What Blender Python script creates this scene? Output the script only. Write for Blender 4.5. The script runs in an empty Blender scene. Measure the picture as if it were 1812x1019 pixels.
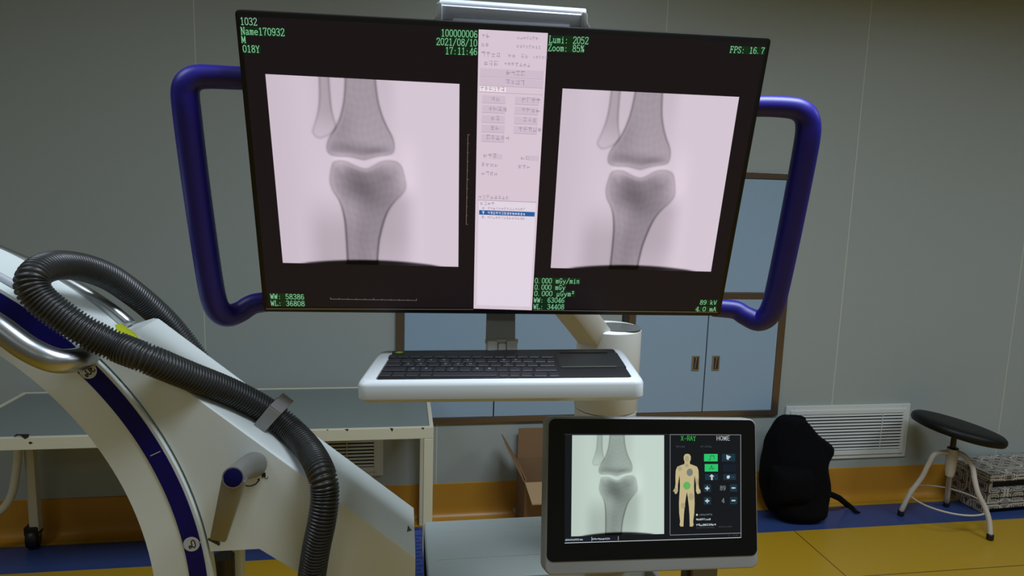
import bpy, bmesh, math, random
import numpy as np
from math import sin, cos, pi, radians, sqrt, atan2
from mathutils import Vector, Matrix, noise

random.seed(7)
SC = bpy.context.scene
COL = SC.collection

# ------------------------------------------------------------------ camera
CX, CY, F, CAMH = 906.0, 509.5, 1200.0, 1.38
_p, _r, _y = radians(8.08), radians(1.722), radians(9.33)
_M = (np.array([[cos(_r), -sin(_r), 0], [sin(_r), cos(_r), 0], [0, 0, 1]])
      @ np.array([[1, 0, 0], [0, cos(_p), -sin(_p)], [0, sin(_p), cos(_p)]])
      @ np.array([[cos(_y), 0, -sin(_y)], [0, 1, 0], [sin(_y), 0, cos(_y)]]))
RT = Vector((_M[0, 0], _M[0, 2], -_M[0, 1]))
DN = Vector((_M[1, 0], _M[1, 2], -_M[1, 1]))
FW = Vector((_M[2, 0], _M[2, 2], -_M[2, 1]))
EYE = Vector((0, 0, CAMH))
cam = bpy.data.cameras.new('camera')
cam.sensor_width = 36.0
cam.lens = 36.0 * F / 1812.0
cam.clip_start = 0.05
cam_o = bpy.data.objects.new('camera', cam)
COL.objects.link(cam_o)
cam_o.matrix_world = Matrix(((RT.x, -DN.x, -FW.x, 0), (RT.y, -DN.y, -FW.y, 0), (RT.z, -DN.z, -FW.z, CAMH), (0, 0, 0, 1)))
SC.camera = cam_o

# ------------------------------------------------------------------ world, lights, exposure
wd = bpy.data.worlds.new('world'); SC.world = wd
wd.use_nodes = True
wd.node_tree.nodes['Background'].inputs[0].default_value = (0.5, 0.52, 0.5, 1)
wd.node_tree.nodes['Background'].inputs[1].default_value = 0.05
vs = SC.view_settings
vs.view_transform = 'Standard'; vs.look = 'None'; vs.gamma = 1.0; vs.exposure = 0.0
vs.use_curve_mapping = False
SC.display_settings.display_device = 'sRGB'

def area(name, loc, sx, sy, power, col=(0.88, 1.0, 1.19)):
    l = bpy.data.lights.new(name, 'AREA'); l.shape = 'RECTANGLE'; l.size = sx; l.size_y = sy
    l.spread = radians(155); l.energy = power; l.color = col
    o = bpy.data.objects.new(name, l); COL.objects.link(o); o.location = loc
    return o
for i, (x, y, pw) in enumerate([(-1.5, 0.7, 14), (0.8, 0.7, 44), (3.5, 0.7, 30), (-1.5, -2.3, 7), (0.8, -2.3, 9), (3.5, -2.3, 12)]):
    area('ceiling_lamp', (x, y, 2.78), 1.2, 0.6, pw)

# ------------------------------------------------------------------ pixel geometry helpers (photo frame 1812 x 1019)
def ray(px, py): return FW + RT * ((px - CX) / F) + DN * ((py - CY) / F)
def atY(px, py, yy):
    d = ray(px, py); return EYE + d * (yy / d.y)
def atZ(px, py, zz):
    d = ray(px, py); return EYE + d * ((zz - CAMH) / d.z)
def atPL(px, py, o, n):
    d = ray(px, py); return EYE + d * ((o - EYE).dot(n) / d.dot(n))

# ------------------------------------------------------------------ materials
def lin(c):
    c = c / 255.0
    return c / 12.92 if c <= 0.04045 else ((c + 0.055) / 1.055) ** 2.4
def rgb(r, g, b): return (lin(r), lin(g), lin(b), 1.0)
MATS = {}
def mat(name, col, rough=0.5, metal=0.0, emit=None, es=1.0, var=0.0, vscale=8.0, bump=0.0, bscale=60.0, coat=0.0, spec=None):
    if name in MATS: return MATS[name]
    m = bpy.data.materials.new(name); m.use_nodes = True
    nt = m.node_tree; b = nt.nodes['Principled BSDF']
    b.inputs['Base Color'].default_value = col
    b.inputs['Roughness'].default_value = rough
    b.inputs['Metallic'].default_value = metal
    if spec is not None: b.inputs['Specular IOR Level'].default_value = spec
    if coat: b.inputs['Coat Weight'].default_value = coat
    if emit:
        b.inputs['Emission Color'].default_value = emit
        b.inputs['Emission Strength'].default_value = es
    if var or bump:
        tc = nt.nodes.new('ShaderNodeTexCoord')
    if var:
        n = nt.nodes.new('ShaderNodeTexNoise'); n.inputs['Scale'].default_value = vscale; n.inputs['Detail'].default_value = 4
        nt.links.new(tc.outputs['Object'], n.inputs['Vector'])
        mx = nt.nodes.new('ShaderNodeMix'); mx.data_type = 'RGBA'
        mx.inputs[6].default_value = tuple(c * (1 - var) for c in col[:3]) + (1,)
        mx.inputs[7].default_value = tuple(min(1, c * (1 + var)) for c in col[:3]) + (1,)
        nt.links.new(n.outputs['Fac'], mx.inputs[0]); nt.links.new(mx.outputs[2], b.inputs['Base Color'])
    if bump:
        n2 = nt.nodes.new('ShaderNodeTexNoise'); n2.inputs['Scale'].default_value = bscale; n2.inputs['Detail'].default_value = 3
        nt.links.new(tc.outputs['Object'], n2.inputs['Vector'])
        bp = nt.nodes.new('ShaderNodeBump'); bp.inputs['Strength'].default_value = bump; bp.inputs['Distance'].default_value = 0.01
        nt.links.new(n2.outputs['Fac'], bp.inputs['Height']); nt.links.new(bp.outputs['Normal'], b.inputs['Normal'])
    MATS[name] = m
    return m
def glow(name, col, es=1.0, rough=0.3):          # a lit pixel of a screen
    return mat(name, (0.0, 0.0, 0.0, 1), rough, 0, col, es)

M_machine = mat('white painted metal', rgb(214, 222, 216), 0.38, var=0.02, vscale=5)
M_cream = mat('cream painted plastic', rgb(206, 206, 196), 0.42, var=0.02)
M_white = mat('white plastic', rgb(192, 198, 196), 0.35)
M_blue = mat('dark blue foam grip', rgb(26, 18, 128), 0.42)
M_band = mat('dark blue scale film', rgb(6, 4, 92), 0.5, spec=.25)
M_chrome = mat('brushed steel tube', rgb(176, 180, 180), 0.3, 0.95)
M_alu = mat('satin aluminium', rgb(176, 180, 186), 0.5, 0.15)
M_grey = mat('grey anodised metal', rgb(142, 141, 140), 0.45, 0.25)
M_black = mat('black plastic', rgb(10, 10, 12), 0.4)
M_blackglass = mat('black glass', rgb(4, 4, 5), 0.12)
M_hose = mat('dark grey corrugated plastic', rgb(46, 47, 45), 0.36)
M_dark = mat('dark brown metal', rgb(38, 32, 24), 0.5)
M_mark = mat('black print', rgb(14, 14, 14), 0.6)
M_greyprint = mat('grey white print', rgb(190, 195, 200), 0.5)

# ------------------------------------------------------------------ mesh helpers
class MB:
    """collects shapes in world coordinates, becomes ONE mesh object"""
    def __init__(self): self.bm = bmesh.new(); self.mi = 0
    def face(self, pts):
        try:
            f = self.bm.faces.new([self.bm.verts.new(p) for p in pts]); f.material_index = self.mi; return f
        except ValueError: return None
    def box(self, a, b, bev=0.0, mtx=None, seg=2):
        x0, y0, z0 = a; x1, y1, z1 = b
        P = [(x0, y0, z0), (x1, y0, z0), (x1, y1, z0), (x0, y1, z0), (x0, y0, z1), (x1, y0, z1), (x1, y1, z1), (x0, y1, z1)]
        self.hull8(P, bev, mtx, seg)
    def hull8(self, P, bev=0.0, mtx=None, seg=2):
        t = bmesh.new()
        v = [t.verts.new(p) for p in P]
        for q in ((3, 2, 1, 0), (4, 5, 6, 7), (0, 1, 5, 4), (1, 2, 6, 5), (2, 3, 7, 6), (3, 0, 4, 7)):
            t.faces.new([v[i] for i in q])
        if bev: bmesh.ops.bevel(t, geom=t.edges[:], offset=bev, segments=seg, profile=0.6, affect='EDGES')
        self.merge(t, mtx)
    def merge(self, t, mtx=None):
        if mtx is not None: bmesh.ops.transform(t, matrix=mtx, verts=t.verts)
        bmesh.ops.recalc_face_normals(t, faces=t.faces[:])
        mp = {}
        for v in t.verts: mp[v] = self.bm.verts.new(v.co)
        for f in t.faces:
            try:
                g = self.bm.faces.new([mp[v] for v in f.verts]); g.material_index = self.mi; g.smooth = f.smooth
            except ValueError: pass
        t.free()
    def prism(self, pts, vec, bev=0.0, seg=2, mtx=None, only=None):
        """closed planar outline extruded along vec"""
        t = bmesh.new(); vec = Vector(vec)
        a = [t.verts.new(p) for p in pts]; b = [t.verts.new(Vector(p) + vec) for p in pts]
        n = len(pts)
        t.faces.new(a); t.faces.new(b[::-1])
        for i in range(n): t.faces.new([a[i], b[i], b[(i + 1) % n], a[(i + 1) % n]])
        bmesh.ops.recalc_face_normals(t, faces=t.faces[:])
        if bev:
            ed = [e for e in t.edges if (e.verts[0] in a and e.verts[1] in a) or (e.verts[0] in b and e.verts[1] in b)]
            if only is not None:
                ok = [set((l[i], l[(i + 1) % n])) for l in (a, b) for i in only]
                ed = [e for e in ed if set(e.verts) in ok]
            bmesh.ops.bevel(t, geom=ed, offset=bev, segments=seg, profile=0.6, affect='EDGES')
        bmesh.ops.triangulate(t, faces=[f for f in t.faces if len(f.verts) > 4])
        self.merge(t, mtx)
    def tube(self, path, rad, seg=16, caps=True, n=None, raw=False):
        P = [Vector(p) for p in path]
        if not raw: P, rad = resample(P, rad, n or len(P) * 8)
        if not hasattr(rad, '__len__'): rad = [rad] * len(P)
        t = bmesh.new(); rings = []; nrm = None
        for i, p in enumerate(P):
            d = (P[min(i + 1, len(P) - 1)] - P[max(i - 1, 0)]).normalized()
            if nrm is None:
                nrm = d.orthogonal().normalized()
            else:
                nrm = (nrm - d * nrm.dot(d)).normalized()
            bi = d.cross(nrm)
            rings.append([t.verts.new(p + (nrm * cos(2 * pi * k / seg) + bi * sin(2 * pi * k / seg)) * rad[i]) for k in range(seg)])
        for i in range(len(rings) - 1):
            for k in range(seg):
                f = t.faces.new([rings[i][k], rings[i][(k + 1) % seg], rings[i + 1][(k + 1) % seg], rings[i + 1][k]]); f.smooth = True
        if caps: t.faces.new(rings[0][::-1]); t.faces.new(rings[-1])
        self.merge(t)
    def lathe(self, prof, center=(0, 0, 0), axis=(0, 0, 1), seg=32, smooth=True):
        """prof = [(radius, height)...] along axis from center"""
        ax = Vector(axis).normalized(); u = ax.orthogonal().normalized(); w = ax.cross(u); c = Vector(center)
        t = bmesh.new(); rings = []
        for r, h in prof:
            if r < 1e-6: rings.append([t.verts.new(c + ax * h)])
            else: rings.append([t.verts.new(c + ax * h + (u * cos(2 * pi * k / seg) + w * sin(2 * pi * k / seg)) * r) for k in range(seg)])
        for a, b in zip(rings[:-1], rings[1:]):
            for k in range(seg):
                q = [a[k % len(a)], a[(k + 1) % len(a)], b[(k + 1) % len(b)], b[k % len(b)]]
                q2 = []
                for v in q:
                    if v not in q2: q2.append(v)
                if len(q2) > 2:
                    f = t.faces.new(q2); f.smooth = smooth
        if len(rings[0]) > 1: t.faces.new(rings[0][::-1])
        if len(rings[-1]) > 1: t.faces.new(rings[-1])
        self.merge(t)
    def build(self, name, mats, parent=None, smooth_angle=None):
        me = bpy.data.meshes.new(name)
        self.bm.to_mesh(me); self.bm.free()
        for m in (mats if isinstance(mats, (list, tuple)) else [mats]): me.materials.append(m)
        o = bpy.data.objects.new(name, me); COL.objects.link(o)
        if parent is not None:
            o.parent = parent
            me.transform(root_of(parent).matrix_basis.inverted())
        if smooth_angle:
            for p in me.polygons: p.use_smooth = True
            try: me.set_sharp_from_angle(angle=radians(smooth_angle))
            except Exception: pass
        return o
def root_of(o):
    while o.parent: o = o.parent
    return o
def resample(P, rad, n):
    """Catmull-Rom, even spacing"""
    rr = list(rad) if hasattr(rad, '__len__') else [rad] * len(P)
    Q = [P[0] * 2 - P[1]] + P + [P[-1] * 2 - P[-2]]; out = []; ro = []
    for i in range(len(P) - 1):
        a, b, c, d = Q[i:i + 4]
        for k in range(24):
            t = k / 24
            out.append(0.5 * (2 * b + (c - a) * t + (2 * a - 5 * b + 4 * c - d) * t * t + (3 * b - a - 3 * c + d) * t ** 3))
            ro.append(rr[i] * (1 - t) + rr[i + 1] * t)
    out.append(P[-1]); ro.append(rr[-1])
    L = [0]
    for i in range(1, len(out)): L.append(L[-1] + (out[i] - out[i - 1]).length)
    res = []; rs = []; j = 0
    for k in range(n):
        s = L[-1] * k / (n - 1)
        while j < len(L) - 2 and L[j + 1] < s: j += 1
        t = 0 if L[j + 1] == L[j] else (s - L[j]) / (L[j + 1] - L[j])
        res.append(out[j].lerp(out[j + 1], t)); rs.append(ro[j] * (1 - t) + ro[j + 1] * t)
    return res, rs
def rrect(x0, y0, x1, y1, r, seg=5):
    """rounded rectangle outline, counter-clockwise 2D points"""
    o = []
    for cx, cy, a0 in ((x1 - r, y1 - r, 0), (x0 + r, y1 - r, 90), (x0 + r, y0 + r, 180), (x1 - r, y0 + r, 270)):
        for k in range(seg + 1):
            a = radians(a0 + 90 * k / seg); o.append((cx + r * cos(a), cy + r * sin(a)))
    return o

def tag(o, label, cat, group=None):
    o['label'] = label; o['category'] = cat
    if group: o['group'] = group
    return o
def thing(name, label, cat, loc=(0, 0, 0), mtx=None, group=None):
    o = bpy.data.objects.new(name, None); COL.objects.link(o); o.empty_display_size = 0.05
    o.matrix_basis = mtx if mtx is not None else Matrix.Translation(Vector(loc))
    return tag(o, label, cat, group)
def struct(o): o['kind'] = 'structure'; return o
def pose(o, yaw, tilt, roll):
    return (Matrix.Translation(Vector(o)) @ Matrix.Rotation(radians(yaw), 4, 'Z') @ Matrix.Rotation(radians(tilt), 4, 'X') @ Matrix.Rotation(radians(roll), 4, 'Y'))

# ------------------------------------------------------------------ lettering helpers
G = {
 '0': [[(3, 0), (1.4, 1), (.7, 3.5), (.7, 7.5), (1.4, 10), (3, 11), (4.6, 10), (5.3, 7.5), (5.3, 3.5), (4.6, 1), (3, 0)]],
 '1': [[(1.4, 9.3), (3.1, 11), (3.1, 0)], [(1.3, 0), (4.9, 0)]],
 '2': [[(.8, 8.3), (1.2, 10), (2.6, 11), (3.8, 11), (5, 10), (5.2, 8.2), (4.4, 6), (.7, 0), (5.3, 0), (5.5, 1.3)]],
 '3': [[(.9, 9.2), (1.6, 10.6), (3, 11), (4.5, 10.3), (5, 8.7), (4.3, 6.5), (2.6, 5.8), (4.4, 5.2), (5.3, 3.2), (4.6, .9), (3, 0), (1.4, .4), (.7, 2)]],
 '4': [[(4.2, 0), (4.2, 11), (.5, 3.4), (.5, 3), (5.8, 3)], [(2.8, 0), (5.5, 0)]],
 '5': [[(5, 11), (1.3, 11), (1, 5.8), (2.6, 6.8), (4.2, 6.5), (5.2, 5), (5.2, 2.8), (4.5, .9), (3, 0), (1.4, .4), (.7, 1.8)]],
 '6': [[(4.8, 9.6), (3.6, 11), (2.2, 10.4), (1, 8), (.7, 4), (1.2, 1.2), (3, 0), (4.7, 1), (5.3, 3.3), (4.7, 5.6), (3.2, 6.5), (1.6, 5.6), (.8, 4)]],
 '7': [[(.8, 9.3), (1, 11), (5.3, 11), (3, 4.5), (2.7, 0)]],
 '8': [[(3, 6), (1.3, 7.2), (.9, 8.8), (1.6, 10.5), (3, 11), (4.4, 10.5), (5.1, 8.8), (4.7, 7.2), (3, 6), (1.1, 4.6), (.6, 2.6), (1.3, .7), (3, 0), (4.7, .7), (5.4, 2.6), (4.9, 4.6), (3, 6)]],
 'N': [[(.4, 0), (1.9, 0)], [(1.1, 0), (1.1, 11), (5, 0), (5, 11)], [(.2, 11), (1.1, 11)], [(4.1, 11), (5.9, 11)]],
 'a': [[(1, 5.8), (1.7, 7), (3.2, 7.2), (4.4, 6.2), (4.4, 1), (5.6, .2)], [(4.4, 4.2), (2.2, 3.7), (.8, 2.2), (1.2, .5), (2.6, 0), (4.4, 1.4)]],
 'm': [[(.2, 7), (.9, 7), (.9, 0)], [(.9, 5.8), (2, 7.1), (2.9, 6.4), (3, 0)], [(3, 5.8), (4.1, 7.1), (5.1, 6.4), (5.1, 0)]],
 'e': [[(.9, 3.8), (5.2, 3.8), (4.9, 5.9), (3.2, 7.2), (1.6, 6.4), (.8, 3.8), (1.4, 1), (3.2, 0), (5, 1.2)]],
 'M': [[(.3, 0), (1.5, 0)], [(.9, 0), (.9, 11), (3, 2), (5.1, 11), (5.1, 0)], [(4.4, 0), (5.8, 0)]],
 'Y': [[(.6, 11), (3, 5.2), (5.4, 11)], [(3, 5.2), (3, 0)], [(1.8, 0), (4.2, 0)]],
 '/': [[(.4, -1), (5.6, 12)]],
 ':': [[(2.6, 0), (2.6, 1.2)], [(2.6, 5.4), (2.6, 6.6)]],
 'L': [[(.5, 11), (2.6, 11)], [(1.4, 11), (1.4, 0), (5.3, 0), (5.6, 2)], [(.5, 0), (1.4, 0)]],
 'u': [[(.4, 7), (1.2, 7), (1.2, 1.4), (2.4, 0), (4.4, 1.4)], [(4.4, 7), (4.4, 0), (5.4, 0)]],
 'i': [[(1.8, 7), (3.1, 7), (3.1, 0)], [(1.6, 0), (4.6, 0)], [(3, 10), (3, 9)]],
 'Z': [[(.9, 9), (1.1, 11), (5.2, 11), (.6, 0), (5.3, 0), (5.5, 2)]],
 'o': [[(3, 0), (1.3, 1.2), (.7, 3.6), (1.3, 6), (3, 7.2), (4.7, 6), (5.3, 3.6), (4.7, 1.2), (3, 0)]],
 '%': [[(1.3, 6), (.5, 8.5), (1.3, 11), (2.2, 8.5), (1.3, 6)], [(5, 11), (1, 0)], [(4.6, 0), (3.8, 2.5), (4.6, 5), (5.5, 2.5), (4.6, 0)]],
 'F': [[(.5, 0), (2.6, 0)], [(1.4, 0), (1.4, 11), (5.3, 11), (5.5, 9)], [(.6, 11), (1.4, 11)], [(1.4, 5.8), (4, 5.8)], [(4, 7), (4, 4.6)]],
 'P': [[(.5, 0), (2.7, 0)], [(1.4, 0), (1.4, 11), (4, 11), (5.4, 9.7), (5.4, 6.8), (4, 5.4), (1.4, 5.4)]],
 'S': [[(5, 8.6), (4.9, 10.2), (3.2, 11), (1.5, 10.3), (.9, 8.6), (1.6, 6.9), (4.4, 4.6), (5.2, 2.6), (4.5, .7), (2.8, 0), (1.2, .7), (.8, 2.6)]],
 'W': [[(.5, 11), (1.6, 0), (3, 8), (4.4, 0), (5.5, 11)]],
 'G': [[(4.9, 8.4), (4.7, 10.2), (3.2, 11), (1.4, 9.6), (.7, 5.5), (1.3, 1.4), (3.1, 0), (4.6, 1), (4.6, 4.6)], [(3.2, 4.6), (5.8, 4.6)]],
 'y': [[(.7, 7), (3, 1)], [(5.3, 7), (2.6, -2), (1.4, -3), (.7, -2.4)]],
 'n': [[(.4, 7), (1.2, 7), (1.2, 0)], [(1.2, 5.5), (2.8, 7.1), (4.3, 6.3), (4.4, 0)]],
 'k': [[(.4, 11), (1.3, 11), (1.3, 0)], [(4.8, 7), (1.3, 3)], [(2.4, 4.2), (5.1, 0)]],
 'V': [[(.4, 11), (3, 0), (5.6, 11)]],
 'A': [[(.4, 0), (3, 11), (5.6, 0)], [(1.5, 4), (4.5, 4)]],
 'μ': [[(1.3, 7), (1.3, -3)], [(1.3, 1), (2.6, 0), (4.4, 1.4)], [(4.4, 7), (4.4, 0), (5.4, .2)]],
 '.': [[(1.3, 0), (1.3, 1.2)]],
 '°': [[(2, 7.4), (1, 8.2), (.8, 9.4), (1.4, 10.6), (2.6, 10.8), (3.4, 10), (3.4, 8.4), (2.6, 7.5), (2, 7.4)]],
 'X': [[(.6, 0), (5.4, 11)], [(.6, 11), (5.4, 0)]],
 'R': [[(1, 0), (1, 11), (4, 11), (5.2, 9.8), (5.2, 6.9), (4, 5.6), (1, 5.6)], [(3, 5.6), (5.4, 0)]],
 'H': [[(.9, 0), (.9, 11)], [(5.1, 0), (5.1, 11)], [(.9, 5.6), (5.1, 5.6)]],
 'O': [[(3, 0), (1.2, 1.4), (.5, 5.5), (1.2, 9.6), (3, 11), (4.8, 9.6), (5.5, 5.5), (4.8, 1.4), (3, 0)]],
 'E': [[(5.2, 0), (1, 0), (1, 11), (5.2, 11)], [(1, 5.7), (4.6, 5.7)]],
 '-': [[(1.2, 4.6), (4.8, 4.6)]],
 '+': [[(.6, 5), (5.4, 5)], [(3, 1.6), (3, 8.4)]],
}
G['9'] = [[(6 - x, 11 - y) for x, y in l] for l in G['6']]
G['²'] = [[(x * .55 + 1, y * .5 + 6) for x, y in l] for l in G['2']]
def strokes(mb, lines, o, ex, ey, w):
    """draw 2D polylines as thin quads: o + x*ex + y*ey, stroke width w in those units"""
    o, ex, ey = Vector(o), Vector(ex), Vector(ey)
    for l in lines:
        for (x0, y0), (x1, y1) in zip(l[:-1], l[1:]):
            d = Vector((x1 - x0, y1 - y0)); n = d.length
            if n < 1e-6: continue
            d /= n; p = Vector((-d.y, d.x)) * w / 2; e = d * w * .3
            c = [Vector((x0, y0)) - e - p, Vector((x1, y1)) + e - p, Vector((x1, y1)) + e + p, Vector((x0, y0)) - e + p]
            mb.face([o + ex * q.x + ey * q.y for q in c])
def write(mb, s, o, ex, ey, w=1.15, cell=6.6):
    """ex / ey: world vectors per glyph unit"""
    for i, ch in enumerate(s):
        if ch in G: strokes(mb, G[ch], Vector(o) + Vector(ex) * (i * cell), ex, ey, w)
def scribble(mb, n, o, ex, ey, w=0.11, seed=0):
    """n tiny illegible characters, one unit square each"""
    r = random.Random(seed)
    for i in range(n):
        ls = []
        for k in range(r.randint(2, 3)):
            y = r.uniform(.1, .9); ls.append([(i + .12, y), (i + .82, y)])
        for k in range(r.randint(1, 2)):
            x = i + r.uniform(.2, .75); ls.append([(x, .05), (x, r.uniform(.6, .95))])
        strokes(mb, ls, o, ex, ey, w)

# ------------------------------------------------------------------ the room
W = 2.728                                       # distance of the rear wall
X0, X1, YB, ZC = -3.2, 6.2, -3.6, 2.8
m = mat('grey green wall panel', rgb(150, 158, 152), 0.42, var=0.015, vscale=1.5)
nt = m.node_tree; b = nt.nodes['Principled BSDF']
tc = nt.nodes.new('ShaderNodeTexCoord'); sx = nt.nodes.new('ShaderNodeSeparateXYZ'); nt.links.new(tc.outputs['Object'], sx.inputs[0])
def mth(op, a, v=None):
    n = nt.nodes.new('ShaderNodeMath'); n.operation = op; nt.links.new(a, n.inputs[0])
    if v is not None: n.inputs[1].default_value = v
    return n.outputs[0]
pos = mth('ADD', sx.outputs[0], 0.751 + 9.0 + 0.45)
ab = mth('ABSOLUTE', mth('SUBTRACT', mth('MODULO', pos, 0.9), 0.45))
seam = mth('LESS_THAN', ab, 0.0016)
old = b.inputs['Base Color'].links[0].from_socket
mx = nt.nodes.new('ShaderNodeMix'); mx.data_type = 'RGBA'
nt.links.new(seam, mx.inputs[0]); nt.links.new(old, mx.inputs[6]); mx.inputs[7].default_value = rgb(190, 192, 176)
nt.links.new(mx.outputs[2], b.inputs['Base Color'])
M_wall = m
M_plainwall = mat('plain grey wall', rgb(160, 162, 148), 0.6)
M_ceil = mat('white ceiling', rgb(205, 207, 200), 0.8)

m = mat('yellow vinyl floor', rgb(165, 130, 27), 0.38, var=0.03, vscale=2)
nt = m.node_tree; b = nt.nodes['Principled BSDF']
tc = nt.nodes.new('ShaderNodeTexCoord'); sx = nt.nodes.new('ShaderNodeSeparateXYZ'); nt.links.new(tc.outputs['Object'], sx.inputs[0])
def band(sock, a, c):
    n1 = mth('GREATER_THAN', sock, a); n2 = mth('LESS_THAN', sock, c)
    n = nt.nodes.new('ShaderNodeMath'); n.operation = 'MULTIPLY'; nt.links.new(n1, n.inputs[0]); nt.links.new(n2, n.inputs[1]); return n.outputs[0]
def over(fac, col):
    old = b.inputs['Base Color'].links[0].from_socket
    mx = nt.nodes.new('ShaderNodeMix'); mx.data_type = 'RGBA'
    nt.links.new(fac, mx.inputs[0]); nt.links.new(old, mx.inputs[6]); mx.inputs[7].default_value = col
    nt.links.new(mx.outputs[2], b.inputs['Base Color'])
def both(p, q):
    n = nt.nodes.new('ShaderNodeMath'); n.operation = 'MULTIPLY'; nt.links.new(p, n.inputs[0]); nt.links.new(q, n.inputs[1]); return n.outputs[0]
front = mth('LESS_THAN', sx.outputs[1], 2.46)
over(both(band(sx.outputs[0], 1.6385, 1.6435), front), rgb(88, 68, 20))
over(both(band(sx.outputs[1], 2.108, 2.113), mth('GREATER_THAN', sx.outputs[0], 1.64)), rgb(88, 68, 20))
over(band(sx.outputs[1], 2.459, 2.652), rgb(44, 63, 108))
M_floor = m
M_skirt = mat('orange yellow vinyl skirting', rgb(178, 126, 34), 0.4, var=0.05, vscale=3)

a = MB(); a.box((X0, W, 0), (X1, W + .12, ZC)); struct(a.build('wall_back', M_wall))
a = MB(); a.box((X0 - .12, YB, 0), (X0, W, ZC)); struct(a.build('wall_left', M_plainwall))
a = MB(); a.box((X1, YB, 0), (X1 + .12, W, ZC)); struct(a.build('wall_right', M_plainwall))
a = MB(); a.box((X0, YB - .12, 0), (X1, YB, ZC)); struct(a.build('wall_front', M_plainwall))
a = MB(); a.box((X0, YB, -.1), (X1, W, 0)); struct(a.build('floor', M_floor))
a = MB(); a.box((X0, YB, ZC), (X1, W, ZC + .1)); struct(a.build('ceiling', M_ceil))
a = MB()
prof = [(W - .045, .0005), (W - .028, .003), (W - .015, .011), (W - .008, .025), (W - .005, .045), (W - .005, .15), (W, .152), (W, .0005)]
a.prism([(X0, y, z) for y, z in prof], (X1 - X0, 0, 0)); struct(a.build('baseboard_back', M_skirt, smooth_angle=40))

# ------------------------------------------------------------------ built-in wall cabinets
M_frame = mat('brown brushed metal cabinet frame', rgb(120, 106, 92), 0.3, 0.75)
M_door = mat('pale blue laminate cabinet door', rgb(140, 164, 182), 0.35, var=0.01)
M_gap = mat('black gap', rgb(8, 10, 12), 0.7)
M_pull = mat('bright metal recessed pull', rgb(170, 165, 160), 0.3, 0.9)
def cabinet(x0, x1, label, stile=.033):
    t = thing('wall_cabinet', label, 'cabinet', ((x0 + x1) / 2, W, .415), group=None)
    z0, z1, zm = .418, 1.492, .962
    yf = W - .014
    f = MB()
    f.box((x0, yf, z0), (x0 + stile, W - .0005, z1), .002); f.box((x1 - stile, yf, z0), (x1, W - .0005, z1), .002)
    f.box((x0 + stile, yf, z0), (x1 - stile, W - .0005, z0 + .025), .002); f.box((x0 + stile, yf, z1 - .026), (x1 - stile, W - .0005, z1), .002)
    f.box((x0 + stile, yf, zm - .014), (x1 - stile, W - .0005, zm + .014), .002)
    f.build('cabinet_frame', M_frame, t)
    k = MB(); k.box((x0 + stile, W - .003, z0 + .025), (x1 - stile, W - .0006, z1 - .026)); k.build('back_panel', M_gap, t)
    xm = (x0 + x1) / 2
    for lo, hi in ((z0 + .026, zm - .015), (zm + .015, z1 - .029)):
        for s in (-1, 1):
            a0, a1 = (x0 + stile + .001, xm - .0025) if s < 0 else (xm + .0025, x1 - stile - .001)
            d = MB(); d.box((a0, yf + .003, lo), (a1, W - .0031, hi), .0012)
            do = d.build('door', M_door, t)
            if lo < .5:
                hx = xm + s * .047; hz = .664
                h = MB(); h.box((hx - .017, yf - .001, hz - .033), (hx + .017, yf + .0028, hz + .033), .001)
                h.mi = 1; h.box((hx - .010, yf - .0014, hz - .027), (hx + .012, yf + .001, hz + .027))
                h.mi = 0; h.tube([(hx - .004, yf - .0025, hz - .024), (hx + .001, yf - .0025, hz + .024)], .003, 8)
                h.build('handle', [M_pull, mat('shadowed pull cup', rgb(70, 62, 60), .4, .5)], do)
    return t
cabinet(-.022, .789, 'blue two-door wall cabinet behind the keyboard tray, nearer the grey bench')
cabinet(.951, 1.676, 'blue two-door wall cabinet right of the monitor arm, both recessed pulls showing')

# ------------------------------------------------------------------ ventilation grilles
M_vent = mat('white enamel grille', rgb(196, 200, 194), 0.4)
def grille(x0, x1, label):
    z0, z1 = .2, .457
    t = thing('wall_grille', label, 'vent', ((x0 + x1) / 2, W, z0), group='louvred wall grilles')
    ix0, ix1, iz0, iz1 = x0 + .037, x1 - .037, z0 + .041, z1 - .04
    f = MB(); yf = W - .016
    f.box((x0, yf + .006, z0), (ix0, W - .0005, z1), .002); f.box((ix1, yf + .006, z0), (x1, W - .0005, z1), .002)
    f.box((ix0, yf + .006, z0), (ix1, W - .0005, iz0), .002); f.box((ix0, yf + .006, iz1), (ix1, W - .0005, z1), .002)
    for q in ((x0 + .02, yf, z0 + .02, ix0, z1 - .02), (ix1, yf, z0 + .02, x1 - .02, z1 - .02), (ix0, yf, z0 + .02, ix1, iz0), (ix0, yf, iz1, ix1, z1 - .02)):
        f.box((q[0], q[1], q[2]), (q[3], W - .001, q[4]), .0015)
    f.build('vent_frame', M_vent, t)
    k = MB(); k.box((ix0, W - .002, iz0), (ix1, W - .0006, iz1)); k.build('duct_backing', M_gap, t)
    n = 12; p = (iz1 - iz0) / n
    for i in range(n):
        zc = iz0 + p * (i + .55)
        s = MB(); s.hull8([(ix0, yf, zc - p * .27), (ix1, yf, zc - p * .27), (ix1, yf + .003, zc - p * .27), (ix0, yf + .003, zc - p * .27), (ix0, yf + .001, zc + p * .27), (ix1, yf + .001, zc + p * .27), (ix1, yf + .004, zc + p * .27), (ix0, yf + .004, zc + p * .27)])
        s.build('slat', M_vent, t)
    c = MB(); xm = x1 - .145; c.box((xm - .0015, yf - .0025, iz0), (xm + .0015, yf - .001, iz1)); c.build('mullion', M_vent, t)
    return t
grille(1.719, 2.347, 'white louvred wall grille partly behind the black backpack')
xr = atY(678, 800, W).x
grille(xr - .628, xr, 'louvred wall grille in the shade under the grey bench')

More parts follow.
